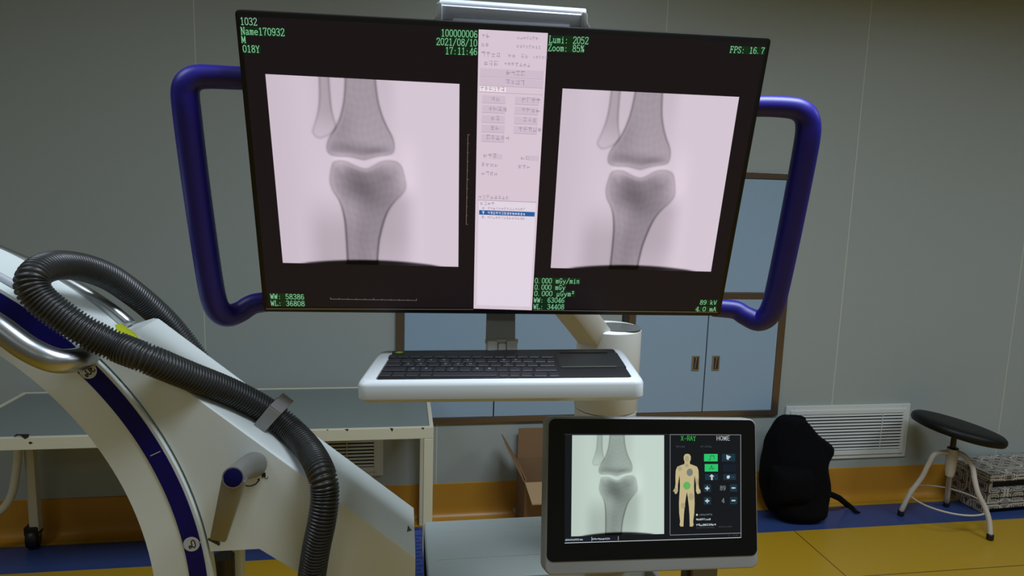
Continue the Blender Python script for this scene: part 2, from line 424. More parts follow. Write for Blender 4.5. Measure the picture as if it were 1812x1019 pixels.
# ------------------------------------------------------------------ bench against the wall
bz = .588; by0, by1 = 2.2, 2.69
bx0, bx1 = atY(41, 682, by1).x, .109
t = thing('bench_table', 'low cream metal bench with grey top and chipped front edge, on casters', 'bench', ((bx0 + bx1) / 2, (by0 + by1) / 2, 0))
M_bench = mat('cream enamelled bench metal', rgb(196, 192, 166), 0.45, var=.03)
M_bt = mat('grey rubber bench top', rgb(112, 120, 114), 0.45, var=.03)
f = MB(); e = .014
f.box((bx0, by0, bz - .038), (bx1, by0 + e, bz + .002), .002); f.box((bx0, by1 - .008, bz - .038), (bx1, by1, bz + .002), .002)
f.box((bx0, by0 + e, bz - .038), (bx0 + e, by1 - .008, bz + .002), .002); f.box((bx1 - e, by0 + e, bz - .038), (bx1, by1 - .008, bz + .002), .002)
f.build('top_frame', M_bench, t)
f = MB(); f.box((bx0 + e, by0 + e, bz - .02), (bx1 - e, by1 - .008, bz - .002)); f.build('tabletop', M_bt, t)
for pts in ([(24, 772), (29, 768), (52, 768), (50, 774), (44, 777), (38, 772), (33, 770), (26, 773)], [(50, 783), (54, 781), (58, 784), (53, 786)],
            [(610, 759), (617, 759), (615, 763)], [(578, 760), (581, 759.5), (580, 762)], [(690, 757), (696, 758), (694, 764)], [(745, 757), (751, 756.5), (749, 760)]):
    f = MB(); q = [atY(px, py, by0 - .0006) for px, py in pts]; f.prism(q, (0, .0005, 0)); f.build('paint_chip', mat('bare dark metal under chipped paint', rgb(24, 22, 18), .7), t)
for lx, ly, c in ((bx1 - .016, by0 + .016, 0), (bx1 - .016, by1 - .016, 0), (bx0 + .03, by0 + .03, 1), (atY(58, 850, 2.64).x, 2.64, 1)):
    g = MB(); g.box((lx - .016, ly - .016, .07 if c else 0.001), (lx + .016, ly + .016, bz - .038), .003)
    if c: g.lathe([(.012, 0), (.012, .03)], (lx, ly, .05))
    lo = g.build('leg', M_bench, t)
    if c:
        w = MB(); w.lathe([(0, -.02), (.034, -.02), (.039, -.012), (.039, .012), (.034, .02), (0, .02)], (lx - .012, ly, .04), (1, .25, 0), 24)
        w.box((lx - .034, ly - .022, .055), (lx + .014, ly + .022, .09), .006); w.build('caster', M_black, lo)
f = MB(); lx = atY(58, 850, 2.64).x
f.tube([(lx - .02, 2.62, .54), (lx - .03, 2.60, .33), (lx - .06, 2.56, .20), (lx - .20, 2.53, .13)], .014, 12)
f.build('brace', M_bench, t)

# ------------------------------------------------------------------ open cardboard box
M_card = mat('brown cardboard', rgb(122, 92, 60), 0.8, var=.06, vscale=6)
M_cardlit = mat('cardboard lightened for light', rgb(152, 124, 86), 0.8, var=.05, vscale=6)  # same cardboard, light on the front flap put into the colour
cx0, cx1, cy0, cy1, cz = .485, .80, 2.49, 2.685, .272
t = thing('cardboard_box', 'open brown cardboard box on the floor below the left cabinet', 'box', ((cx0 + cx1) / 2, (cy0 + cy1) / 2, 0))
b_ = MB(); th = .005
b_.box((cx0, cy0, .001), (cx1, cy1, .006))
b_.box((cx0, cy1 - th, .006), (cx1, cy1, cz)); b_.box((cx0, cy0, .006), (cx1, cy0 + th, cz - .03))
b_.box((cx0, cy0 + th, .006), (cx0 + th, cy1 - th, cz - .012)); b_.box((cx1 - th, cy0 + th, .006), (cx1, cy1 - th, cz - .012))
b_.build('carton_wall', M_card, t)
g = MB(); g.prism([(cx0, cy1 - th, cz), (cx1, cy1 - th, cz), (cx1, cy1 + .006, cz + .125), (cx0 + .004, cy1 + .006, cz + .125)], (0, .005, 0)); o = g.build('flap', M_card, t)
g = MB()
q = [Vector((cx0, cy0 + .004, cz - .03)), Vector((cx1, cy0 + .004, cz - .03)), Vector((cx1, cy0 - .09, cz - .075)), Vector((cx0 + .012, cy0 - .09, cz - .075))]
g.prism(q, (0, .0, .005)); o = g.build('flap', M_cardlit, t); o['label'] = 'front flap folded outward, coloured lighter for the light on it'
g = MB()
q = [Vector((cx0 - .001, cy0 + .004, cz - .03)), Vector((cx0 - .001, cy1 - .01, cz - .012)), Vector((cx0 - .075, cy1 - .03, cz + .115)), Vector((cx0 - .075, cy0 + .02, cz + .115))]
g.prism(q, (.004, 0, .002)); g.build('flap', M_card, t)
a = MB(); p0, p1 = atZ(905, 897, .02), atZ(925, 917, .012)
a.tube([p0, p0.lerp(p1, .5) + Vector((0.003, 0, 0)), p1], .014, 12)
tag(a.build('plastic_tube', mat('pale grey plastic tube', rgb(150, 152, 146), .5)), 'short pale grey tube lying on the floor left of the cardboard box', 'tube')

# ------------------------------------------------------------------ backpack
M_bag = mat('black nylon fabric', rgb(4, 4, 6), 0.9, spec=.12, bump=.5, bscale=25)
t = thing('backpack', 'black fabric backpack slumped on the floor in front of the white grille', 'backpack', (1.78, 2.58, 0))
rows = [(738, 1396, 1418), (741, 1390, 1424), (746, 1381, 1430), (756, 1372, 1437), (772, 1364, 1447), (786, 1360, 1470), (796, 1357, 1474), (806, 1355, 1462), (822, 1353, 1458), (838, 1351, 1461), (858, 1351, 1463), (876, 1353, 1459), (890, 1357, 1457), (899, 1362, 1455), (904, 1368, 1450)]
a = MB(); tb = bmesh.new(); rings = []
N = 40; yb = 2.585
for i, (py, xl, xr_) in enumerate(rows):
    A, B = atY(xl, py, yb), atY(xr_, py, yb)
    f_ = i / (len(rows) - 1)
    hd = .045 + .058 * min(1, f_ * 1.6) if 0 < f_ < .97 else (.03 if f_ == 0 else .09)
    z = (A.z + B.z) / 2
    if i == len(rows) - 1: z = .002
    c = (A + B) / 2; hw = (B - A).length / 2
    cyy = yb + .012 * (1 - f_)
    ring = []
    for k in range(N):
        an = 2 * pi * k / N
        ca, sa = cos(an), sin(an)
        x = c.x + hw * math.copysign(abs(ca) ** .75, ca); y = cyy + hd * math.copysign(abs(sa) ** .7, sa)
        v = Vector((x, y, max(.001, A.z + (B.z - A.z) * (ca + 1) / 2 if i < len(rows) - 1 else .001)))
        nn = noise.noise(v * 16) * .009 + noise.noise(v * 38) * .005
        if 0 < i < len(rows) - 1: v += Vector((ca * nn, sa * nn * 1.4, nn * .4))
        v.y = min(v.y, W - .03); v.z = max(v.z, .001)
        ring.append(tb.verts.new(v))
    rings.append(ring)
for r0, r1 in zip(rings[:-1], rings[1:]):
    for k in range(N): tb.faces.new([r0[k], r0[(k + 1) % N], r1[(k + 1) % N], r1[k]]).smooth = True
tb.faces.new(rings[0]); tb.faces.new(rings[-1][::-1])
a.merge(tb); o = a.build('bag_body', M_bag, t)
sd = o.modifiers.new('sub', 'SUBSURF'); sd.levels = 1; sd.render_levels = 1
a = MB(); tb = bmesh.new()
cA = atY(1370, 828, yb - .1); cB = atY(1442, 893, yb - .1)
g = MB(); nx, nz = 12, 9; gv = []
for j in range(nz):
    for i in range(nx):
        u, v = i / (nx - 1), j / (nz - 1)
        x = cA.x + (cB.x - cA.x) * u; z = cA.z + (cB.z - cA.z) * v
        bulge = .055 * (1 - abs(2 * u - 1) ** 4) * (1 - abs(2 * v - 1) ** 4)
        gv.append(tb.verts.new((x, yb - .075 - bulge + noise.noise(Vector((x * 30, 0, z * 30))) * .006, max(z, .004))))
for j in range(nz - 1):
    for i in range(nx - 1):
        tb.faces.new([gv[j * nx + i], gv[j * nx + i + 1], gv[(j + 1) * nx + i + 1], gv[(j + 1) * nx + i]]).smooth = True
a.merge(tb); o = a.build('front_pocket', M_bag, t)
sd = o.modifiers.new('thick', 'SOLIDIFY'); sd.thickness = -.012
a = MB(); pth = [atY(1456, 868, 2.56), atY(1468, 874, 2.56), atY(1484, 881, 2.565), atZ(1500, 894, .012), atZ(1518, 908, .004)]
P, _ = resample(pth, .01, 24); wv = Vector((.25, .0, .97)).normalized()
tb = bmesh.new(); vv = []
for i, p in enumerate(P):
    d = (P[min(i + 1, 23)] - P[max(i - 1, 0)]).normalized(); s = d.cross(Vector((0, -1, .3))).normalized() * .013
    p = p.copy(); lo, hi = p - s, p + s
    lo.z = max(lo.z, .002); hi.z = max(hi.z, .004)
    vv.append((tb.verts.new(lo), tb.verts.new(hi)))
for (a0, a1), (b0, b1) in zip(vv[:-1], vv[1:]): tb.faces.new([a0, a1, b1, b0]).smooth = True
a.merge(tb); o = a.build('shoulder_strap', M_bag, t); sd = o.modifiers.new('thick', 'SOLIDIFY'); sd.thickness = .004
a = MB(); a.tube([atY(1392, 742, 2.6), atY(1396, 738, 2.6), atY(1408, 736.5, 2.6), atY(1420, 739, 2.6), atY(1424, 743, 2.6)], .007, 10); a.build('carry_loop', M_bag, t)

# ------------------------------------------------------------------ patterned storage box
m = mat('grey fabric with white rounded line pattern', rgb(120, 116, 104), 0.7)
nt = m.node_tree; b = nt.nodes['Principled BSDF']
tc = nt.nodes.new('ShaderNodeTexCoord')
def vm(op, a_, b_2=None, val=None):
    n = nt.nodes.new('ShaderNodeVectorMath'); n.operation = op; nt.links.new(a_, n.inputs[0])
    if b_2 is not None: nt.links.new(b_2, n.inputs[1])
    if val is not None: n.inputs[1].default_value = val
    return n.outputs['Value'] if op == 'LENGTH' else n.outputs[0]
def rings_of(scale, shift, lines):
    p_ = vm('ADD', vm('MULTIPLY', tc.outputs['UV'], val=scale), val=shift)
    q_ = vm('ABSOLUTE', vm('SUBTRACT', vm('FRACTION', p_), val=(.5, .5, .0)))
    q_ = vm('MULTIPLY', vm('MAXIMUM', vm('SUBTRACT', q_, val=(.2, .2, 0)), val=(0, 0, 0)), val=(1, 1, 0))
    d_2 = vm('LENGTH', q_); acc = None
    for c_, w_2 in lines:
        l_2 = mth('LESS_THAN', mth('ABSOLUTE', mth('SUBTRACT', d_2, c_)), w_2)
        if acc is None: acc = l_2
        else:
            n = nt.nodes.new('ShaderNodeMath'); n.operation = 'MAXIMUM'; nt.links.new(acc, n.inputs[0]); nt.links.new(l_2, n.inputs[1]); acc = n.outputs[0]
    return acc
b.inputs['Base Color'].default_value = rgb(120, 114, 98)
n0 = nt.nodes.new('ShaderNodeTexNoise'); n0.inputs['Scale'].default_value = 14; nt.links.new(tc.outputs['UV'], n0.inputs['Vector'])
cr_ = nt.nodes.new('ShaderNodeMix'); cr_.data_type = 'RGBA'; cr_.inputs[6].default_value = rgb(78, 70, 58); cr_.inputs[7].default_value = rgb(122, 116, 102)
nt.links.new(n0.outputs['Fac'], cr_.inputs[0]); nt.links.new(cr_.outputs[2], b.inputs['Base Color'])
over(rings_of((13, 17, 1), (.3, .2, 0), ((.24, .05), (.10, .04))), rgb(58, 50, 42))
over(rings_of((15, 20, 1), (0, 0, 0), ((.20, .045), (.04, .03))), rgb(166, 162, 148))
over(rings_of((6, 8, 1), (.4, .6, 0), ((.25, .022),)), rgb(178, 174, 160))
M_pat = m
p_fl = atZ(1734, 897, 0.0); zt = .192; Lx, Ly = .46, .20
ang = radians(3)
BX = Matrix.Translation(Vector((p_fl.x - .045, p_fl.y - .075, 0))) @ Matrix.Rotation(ang, 4, 'Z')
def uvbox(o):
    me = o.data; uv = me.uv_layers.new(name='UVMap')
    for p in me.polygons:
        n = p.normal
        for li in p.loop_indices:
            c = me.vertices[me.loops[li].vertex_index].co
            uv.data[li].uv = (c.x, c.y) if abs(n.z) > .6 else ((c.y + .33, c.z) if abs(n.x) > .6 else (c.x, c.z))
t = thing('storage_chest', 'low fabric storage chest patterned in white lines, behind the stool', 'storage box', mtx=BX)
def pbox(name, a_, b_2, parent, mt, bev=.003):
    g = MB(); g.box(a_, b_2, bev, BX); o = g.build(name, mt, parent); uvbox(o); return o
pbox('side_panel', (0, 0, .0015), (.02, Ly, zt - .034), t, M_pat)
pbox('side_panel', (Lx - .02, 0, .0015), (Lx, Ly, zt - .034), t, M_pat)
pbox('back_panel', (.02, Ly - .02, .0015), (Lx - .02, Ly, zt - .034), t, M_pat)
pbox('lid', (-.002, -.004, zt - .034), (Lx + .002, Ly, zt), t, M_pat)
for z0, z1 in ((.078, .116), (.026, .070)):
    pbox('shelf', (.0205, .0, z0), (Lx - .0205, Ly - .021, z1), t, M_pat)
g = MB(); g.box((.0205, .03, .0015), (Lx - .0205, Ly - .021, .0255), 0, BX); g.box((.0205, .02, .0705), (Lx - .0205, Ly - .021, .0775), 0, BX); g.box((.0205, .03, .1165), (Lx - .0205, Ly - .021, zt - .0345), 0, BX); g.build('shade_block', M_gap, t)  # black blocks added inside the gaps to stand in for their shade

# ------------------------------------------------------------------ stool
SXY = Vector((2.39, 2.487, 0))
t = thing('round_stool', 'round black seat stool tilted on white tubular legs, in front of the patterned chest', 'stool', SXY)
M_leg = mat('chipped ivory painted tube', rgb(176, 168, 152), .4, var=.12, vscale=30)
M_vinyl = mat('black vinyl seat', rgb(8, 9, 7), .5, spec=.25, bump=.15, bscale=20)
hub = atY(1685, 803, SXY.y); top = atY(1688, 776, SXY.y)
sc_ = atY(1694, 757, SXY.y)
ax = Vector((.20, -.05, 1)).normalized()
e0 = atY(1632, 745, SXY.y); e1 = atY(1757, 770, SXY.y)
xd = (e1 - e0).normalized(); ax = Vector((0, -.02, 1)); ax = (ax - xd * ax.dot(xd)).normalized()
R_ = (e1 - e0).length / 2
g = MB(); g.lathe([(0, -.022), (R_ * .86, -.022), (R_ * .97, -.016), (R_, -.004), (R_ * .985, .010), (R_ * .93, .018), (R_ * .7, .022), (0, .024)], (e0 + e1) / 2, ax, 48); g.build('seat', M_vinyl, t, 60)
g = MB(); g.tube([hub - Vector((0, 0, .03)), top, (e0 + e1) / 2 - ax * .02], .0115, 14, n=12); g.lathe([(.022, 0), (.022, .006)], hub + Vector((0, 0, .022)), (0, 0, 1), 20); g.build('screw_post', M_black, t)
g = MB(); g.lathe([(.016, -.10), (.02, -.08), (.023, -.02), (.023, .024), (.018, .026)], hub, (0, 0, 1), 24); g.build('hub', M_leg, t, 40)
feet = [(Vector((2.205, 2.54, 0)), [(1679, 800), (1655, 803), (1643, 822), (1631, 845), (1611, 872), (1598, 897), (1594, 908)]),
        (Vector((2.436, 2.302, 0)), [(1692, 800), (1706, 806), (1720, 824), (1725, 850), (1731, 873), (1743, 898), (1750, 920), (1752, 950)]),
        (Vector((2.507, 2.60, 0)), [(1686, 806), (1684, 820), (1681, 840), (1678, 860), (1676, 880), (1675, 890)])]
ringpts = []
for foot, px in feet:
    n_ = len(px); P = []
    for i, (x, y) in enumerate(px):
        s = i / (n_ - 1); s = s ** .8
        P.append(atY(x, y, SXY.y * (1 - s) + foot.y * s))
    P[-1].z = max(P[-1].z, .012); tip = P[-1].copy(); tip.z = .02
    g = MB(); g.tube(P[:-1] + [tip], .0105, 12); lo = g.build('leg', M_leg, t)
    k = MB(); k.lathe([(.012, 0), (.0135, .003), (.0135, .022), (.011, .026)], (tip.x, tip.y, .0012), (0, 0, 1), 16); k.build('rubber_foot', M_black, lo)
    RS, _r2 = resample(P, .01, 60)
    ringpts.append(min(RS, key=lambda v: abs(v.z - .095)))
cc = sum(ringpts, Vector()) / 3; rr = sum((p - cc).length for p in ringpts) / 3
g = MB(); g.tube([cc + Vector((cos(2 * pi * k / 40) * rr, sin(2 * pi * k / 40) * rr, 0)) for k in range(41)], .004, 8, False, raw=True); g.build('foot_ring', M_leg, t)

# ------------------------------------------------------------------ C-arm X-ray machine
t = thing('c_arm_machine', 'white C-arm X-ray machine with blue degree scale and black ribbed hose', 'medical machine', (.25, 1.35, 0))
MACH = t
YA, AC = 1.0285, Vector((-.8824, 0, .7311))
def arcpt(r, deg, y): return Vector((AC.x + r * cos(radians(deg)), y, AC.z + r * sin(radians(deg))))
def arcband(mb, r0, r1, y0, y1, a0, a1, n=90):
    tb = bmesh.new(); rs = []
    for i in range(n + 1):
        an = a0 + (a1 - a0) * i / n
        rs.append([tb.verts.new(arcpt(r, an, y)) for r, y in ((r0, y0), (r1, y0), (r1, y1), (r0, y1))])
    for p, q in zip(rs[:-1], rs[1:]):
        for k in range(4): tb.faces.new([p[k], p[(k + 1) % 4], q[(k + 1) % 4], q[k]])
    tb.faces.new(rs[0]); tb.faces.new(rs[-1][::-1])
    mb.merge(tb)
g = MB(); arcband(g, .517, .597, YA, YA + .03, -55, 100)
arcband(g, .578, .5968, YA + .03, YA + .150, 42, 100)
arc = g.build('c_arm', M_machine, t, 35)
g = MB(); arcband(g, .5675, .5925, YA - .0012, YA - .0002, -55, 100)
g.mi = 1; strokes(g, [[(.574, 0), (.589, 0)]], arcpt(0, 25.5, YA - .0016), (cos(radians(25.5)), 0, sin(radians(25.5))), (-sin(radians(25.5)), 0, cos(radians(25.5))), .0012)
g.build('scale_band', [M_band, M_greyprint], arc)
for dg, txt in ((10.42, '0°'), (40.6, '30°')):
    c = arcpt(.5795, dg, YA - .0014)
    k = MB(); k.face([c + Vector((cos(2 * pi * q_ / 32) * .0118, 0, sin(2 * pi * q_ / 32) * .0118)) for q_ in range(32)])
    ex = Vector((-cos(radians(dg)), 0, -sin(radians(dg)))); ey = Vector((-ex.z * -1, 0, ex.x)) if False else Vector((-ex.z, 0, ex.x))
    rad_ = Vector((cos(radians(dg)), 0, sin(radians(dg)))); tn = Vector((-rad_.z, 0, rad_.x))
    for sgn in (-1, 1):
        k.face([c + rad_ * (.0135 * sgn) + tn * .001, c + rad_ * (.0135 * sgn) - tn * .001, c + rad_ * (.011 * sgn) - tn * .002, c + rad_ * (.011 * sgn) + tn * .002])
    k.mi = 1; u = .0011
    ncell = len(txt) * 5.6
    write(k, txt, c + Vector((0, -.0003, 0)) - ex * u * ncell / 2 - ey * u * 5.5, ex * u, ey * u, 1.3, 5.8)
    k.build('degree_marker', [M_greyprint, M_mark], arc)
q_ = atY(154, 521, YA + .152); RR_ = sqrt((q_.x - AC.x) ** 2 + (q_.z - AC.z) ** 2); A1_ = math.degrees(atan2(q_.z - AC.z, q_.x - AC.x)); q_ = atY(22, 457, YA + .152); R2_ = sqrt((q_.x - AC.x) ** 2 + (q_.z - AC.z) ** 2); A2_ = math.degrees(atan2(q_.z - AC.z, q_.x - AC.x))
g = MB(); g.tube([arcpt(RR_ + (R2_ - RR_) * min(1.0, max(-.4, (a_ - A1_) / (A2_ - A1_))), a_, YA + .152) for a_ in range(43, 100, 2)], .0115, 16, n=60); g.build('rim_rail', M_chrome, arc)
g = MB(); g.tube([arcpt(.601, a_, YA + .026) for a_ in range(53, 100, 2)], .006, 10, n=60); g.build('rim_edge', M_alu, arc)

# boom
YB0, YB1 = 1.036, 1.208
poly = []
for px, py in ((735, 983), (552, 845), (448, 778), (340, 698)):
    p = atY(px, py, YB0); poly.append((p.x, p.z))
s_ = (poly[0][1] - poly[3][1]) / (poly[0][0] - poly[3][0])
pr = poly[0]
TL = atY(262, 553, YB1)
tlx = TL.x + .012
def topz(x): return pr[1] + s_ * (x - pr[0])
out = [(pr[0], pr[1]), (tlx + .014, topz(tlx + .014)), (tlx + .004, topz(tlx + .004) - .0016), (tlx - .004, topz(tlx) - .004)]
for a_ in range(43, 8, -2):
    q = arcpt(.6005, a_, 0); out.append((q.x, q.z))
bl = atY(372, 968, YB0); bm_ = atY(459, 971, YB0); br = atY(533, 1016, YB0)
sl = (br.z - bm_.z) / (br.x - bm_.x)
out += [(bl.x, bm_.z), (bm_.x, bm_.z), (pr[0], bm_.z + sl * (pr[0] - bm_.x))]
g = MB(); g.prism([(x, YB0, z) for x, z in out], (0, YB1 - YB0, 0), .007, 3, only=(0,)); boom = g.build('boom', M_machine, t, 30)
TN = Vector((-s_, 0, 1)).normalized(); TO = Vector((pr[0], YB0, pr[1]))
def on_top(px, py, h=0.0): return atPL(px, py, TO + TN * h, TN)
g = MB(); g.face([on_top(x, y, .0008) for x, y in ((203, 574), (216, 573), (240, 590), (246, 600), (234, 606), (206, 584))]); g.build('sticker', mat('yellow sticker', rgb(208, 220, 40), .5), boom)
# printed rotation arrow and padlock on the boom face
g = MB(); yy = YB0 - .0006
def bp(px, py): q = atY(px, py, yy); return (q.x, q.z)
strokes(g, [[bp(*q) for q in ((430, 857), (438, 860), (446, 859.5), (453, 856), (458, 850))]], (0, yy, 0), (1, 0, 0), (0, 0, 1), .0016)
g.face([Vector((bp(*q)[0], yy, bp(*q)[1])) for q in ((455, 848), (460, 846), (459, 852))])
g.build('rotation_arrow', M_mark, boom); g = MB()
strokes(g, [[bp(466.5, 838), bp(466.5, 842.5)]], (0, yy, 0), (1, 0, 0), (0, 0, 1), .0058)
strokes(g, [[bp(*q) for q in ((468.5, 842), (470, 847), (473, 847), (474, 843))]], (0, yy, 0), (1, 0, 0), (0, 0, 1), .0009)
g.build('padlock_symbol', M_mark, boom)
g = MB(); g.face([Vector((bp(*q)[0], yy, bp(*q)[1])) for q in ((720, 941), (722, 929), (729, 938.5))])
g.build('printed_triangle', mat('grey blue print', rgb(70, 84, 96), .5), boom)
# chrome grab handle
g = MB()
g.tube([atY(-120, 470, .985), atY(-60, 540, .98), atY(0, 581, .975), atY(50, 617, .972), atY(95, 637, .974), atY(128, 638, .99), atY(148, 632, 1.01), atY(158, 622, 1.03)], .0168, 20, n=70); g.build('grab_handle', M_chrome, t)
# brake lever
g = MB(); c0 = atY(412, 845, .955); c1 = atY(445, 818, YB0)
d_ = (c1 - c0).normalized()
g.tube([c0, c0.lerp(c1, .5), c1 + Vector((.004, .0, -.003))], [.0152, .0156, .0198], 24, n=14)
q0, q1 = c0 + d_ * .012, atY(386, 955, .975)
v_ = (q1 - q0).normalized(); s = v_.cross(Vector((0, 1, 0))).normalized()
nrm_ = s.cross(v_).normalized()
P8 = []
for c, hw, hd in ((q1, .0115, .005), (q0, .0165, .012)):
    P8 += [c - s * hw - nrm_ * hd, c + s * hw - nrm_ * hd, c + s * hw + nrm_ * hd, c - s * hw + nrm_ * hd]
g.hull8(P8, .004)
lev = g.build('brake_lever', mat('satin grey lever metal', rgb(132, 132, 124), .4, .45), t, 40)
g = MB(); g.lathe([(.0136, 0), (.0136, .001), (.012, .0015), (0, .0016)], c0 + d_ * .001, -d_, 28); g.build('end_cap', mat('dark blue plug', rgb(5, 4, 62), .7, spec=.15), lev, 40)
g = MB(); q = [atY(x, y, YB0 - .03) for x, y in ((367, 955), (387, 956), (388, 966))]; g.prism(q, (0, .006, 0)); g.build('lever_tip', M_dark, lev)
# columns under the boom, base cabinet
g = MB(); p = atY(396, 1000, 1.13); g.lathe([(.0175, 0), (.0175, .42)], (p.x, 1.13, topz(p.x) - .42 - .30), (0, 0, 1), 24); zc0 = topz(p.x) - .72
g.build('damper_column', M_dark, t, 40)
g = MB(); p2 = atY(421, 1000, 1.15); g.box((p2.x - .0085, 1.145, zc0 - .0), (p2.x + .0085, 1.17, bm_.z), .003); g.build('support_post', M_machine, t)
bxl, bxr, bzt, byf, byr = .052, .50, .64, 1.212, atZ(850, 917, .64).y
g = MB()
g.prism([(x, y, 0.12) for x, y in rrect(bxl, byf, bxr, byr, .012)], (0, 0, bzt - .12), .008, 3)
g.box((bxl + .03, byf + .03, .03), (bxr - .03, byr - .03, .12), .01)
g.box((-.30, byf + .06, .05), (bxl + .06, byr - .05, .14), .02)
base = g.build('base_cabinet', mat('machine paint darkened for shade', rgb(146, 154, 148), .42, var=.02), t, 35)  # machine paint in a darker colour that stands in for shade
g = MB()
yl = atZ(850, 936, bzt).y; g.box((bxl + .045, yl - .001, bzt), (bxr - .02, yl + .001, bzt + .0005)); yl2 = atZ(850, 986, bzt).y
g.box((bxl + .02, yl2 - .0012, bzt), (bxr - .02, yl2, bzt + .0008))  # pale strip painted in as a highlight across the cover
xs = atZ(897, 940, bzt); g.lathe([(.003, 0), (.003, .0008)], xs, (0, 0, 1), 12)
g.build('seam_and_highlight', mat('light grey seam and highlight', rgb(160, 166, 158), .5), base)
for wx, wy in ((-.26, byf + .12), (-.26, byr - .1), (.44, byf + .1), (.44, byr - .08), (.10, byr - .08), (.10, byf + .1)):
    g = MB(); g.lathe([(0, -.02), (.035, -.02), (.04, -.012), (.04, .012), (.035, .02), (0, .02)], (wx, wy, .0405), (0, 1, 0), 24); g.build('wheel', M_black, base, 40)
# blue sliding rail with a scale, between boom and base
ry1 = atZ(742, 938, bzt - .002).y
g = MB(); g.box((.0275, byf, bzt - .10), (.047, ry1, bzt - .002), .001)
g.box((.0, byf - .02, bzt - .085), (.03, ry1 - .01, bzt - .02))
g.mi = 1
for i in range(12):
    y_ = byf + .01 + i * (ry1 - byf - .02) / 12; g.face([(.033, y_, bzt - .0015), (.046 if i % 2 else .040, y_, bzt - .0015), (.046 if i % 2 else .040, y_ + .0022, bzt - .0015), (.033, y_ + .0022, bzt - .0015)])
g.build('scale_rail', [mat('blue scale strip', rgb(34, 56, 118), .5), M_mark], t)

# ribbed hose
def hug(px, py, h=.021): return on_top(px, py, h)
hp = [atY(372, 668, 1.262), atY(330, 612, 1.255), atY(300, 576, 1.245), atY(268, 545, 1.225), atY(232, 516, 1.195), atY(193, 490, 1.155), atY(150, 474, 1.11), atY(110, 469, 1.065), atY(80, 474, 1.025), atY(61, 488, .998), atY(57, 507, .987), atY(71, 529, .984), atY(104, 556, .984), atY(150, 586, .988), atY(204, 612, 1.0)]
hp += [hug(262, 635), hug(330, 663), hug(400, 690), hug(452, 715), hug(487, 737), hug(520, 766, .022), hug(549, 799, .028)]
hp += [atY(569, 838, 1.005), atY(575, 875, .995), atY(570, 920, .99), atY(560, 968, .992), atY(552, 1019, .997), atY(545, 1075, 1.0), atY(540, 1140, 1.0)]
P, _ = resample(hp, .02, 2)
Pf, _ = resample(hp, .02, 400); Ltot = sum((Pf[i] - Pf[i - 1]).length for i in range(1, 400))
nr = int(Ltot / .0051); P, _ = resample(hp, .02, nr * 5 + 1)
prof_ = [.0172, .0186, .0213, .0213, .0186]
g = MB(); g.tube(P, [prof_[i % 5] for i in range(len(P))], 22, True, raw=True)
ho = g.build('ribbed_hose', M_hose, t)
# hose clamp
g = MB()
def slab(px, y, th_):
    g.prism([atY(a_, b_1, y) for a_, b_1 in px], (0, th_, 0), .0006)
hc = hug(487, 737); yc = hc.y
slab([(476, 719), (496, 734), (467, 766), (449, 751)], yc - .0265, .003)
q = [atY(476, 719, yc - .026), atY(496, 734, yc - .026)]
g.hull8([q[0], q[1], q[1] + Vector((.012, .045, .006)), q[0] + Vector((.012, .045, .006)), q[0] + TN * .003, q[1] + TN * .003, q[1] + Vector((.012, .045, .006)) + TN * .003, q[0] + Vector((.012, .045, .006)) + TN * .003])
slab([(484, 710), (490, 703), (508, 701), (512, 706), (509, 722), (500, 731), (488, 722)], yc + .0185, .004)
cl = g.build('hose_clamp', M_grey, t)
for px in ((505, 703.5), (489.5, 722)):
    k = MB(); p = atY(px[0], px[1], yc + .018); k.lathe([(0, 0), (.003, 0), (.003, .004), (0, .005)], p + Vector((0, .002, 0)), (0, -1, 0), 10); k.build('bolt', M_black, cl)

# ------------------------------------------------------------------ monitor arm
t = thing('monitor_stand', 'cream monitor support column with flat disc cap, behind the keyboard tray', 'stand', (.408, 1.30, bzt))
ctop = atY(1090, 577, 1.27)
cxm, cym, czt = ctop.x, 1.27, ctop.z
g = MB(); r0 = (atY(1122, 735, 1.27).x - atY(1018, 735, 1.27).x) / 2
cxl = (atY(1122, 735, 1.27).x + atY(1018, 735, 1.27).x) / 2
g.lathe([(r0 + .012, .001), (r0 + .012, .012), (r0, .016), (r0, .31), (r0 + .0006, .312), (r0 + .0006, .316)], (cxl, cym, bzt), (0, 0, 1), 40); g.build('column', M_cream, t, 30)
g = MB(); zs = bzt + .318
rt = r0 + .0015
g.lathe([(rt - .001, 0), (rt, .002), (rt, czt - zs - .004), (rt - .004, czt - zs), (.0, czt - zs)], (cxl, cym, zs), (0, 0, 1), 40)
A_ = Vector((cxl, cym, czt - .03))
vm = Vector((.149, 1.075, 1.30))
# arm arm sweeping from the column head to behind the display
h0, h1 = Vector((cxl - .028, cym - .02, czt - .026)), Vector((.275, 1.17, czt + .088))
wv_ = (h1 - h0).cross(Vector((0, 0, 1))).normalized() * .026; uv_ = Vector((.5, 0, .9)).normalized() * .022
g.hull8([h0 - wv_ - uv_, h0 + wv_ - uv_, h0 + wv_ + uv_, h0 - wv_ + uv_, h1 - wv_ - uv_, h1 + wv_ - uv_, h1 + wv_ + uv_, h1 - wv_ + uv_], .006)
h2 = Vector((.15, 1.135, czt + .16))
g.hull8([h1 - wv_ - uv_, h1 + wv_ - uv_, h1 + wv_ + uv_, h1 - wv_ + uv_, h2 - wv_ - uv_, h2 + wv_ - uv_, h2 + wv_ + uv_, h2 - wv_ + uv_], .006)
g.build('arm', M_cream, t, 30)
g = MB(); g.lathe([(.0, .0), (rt * .72, 0), (rt * .72, .0012), (0, .0014)], (cxl + .014, cym - .012, czt), (0, 0, 1), 40); g.build('disc_cap', mat('glossy grey disc', rgb(84, 86, 82), .3), t, 40)
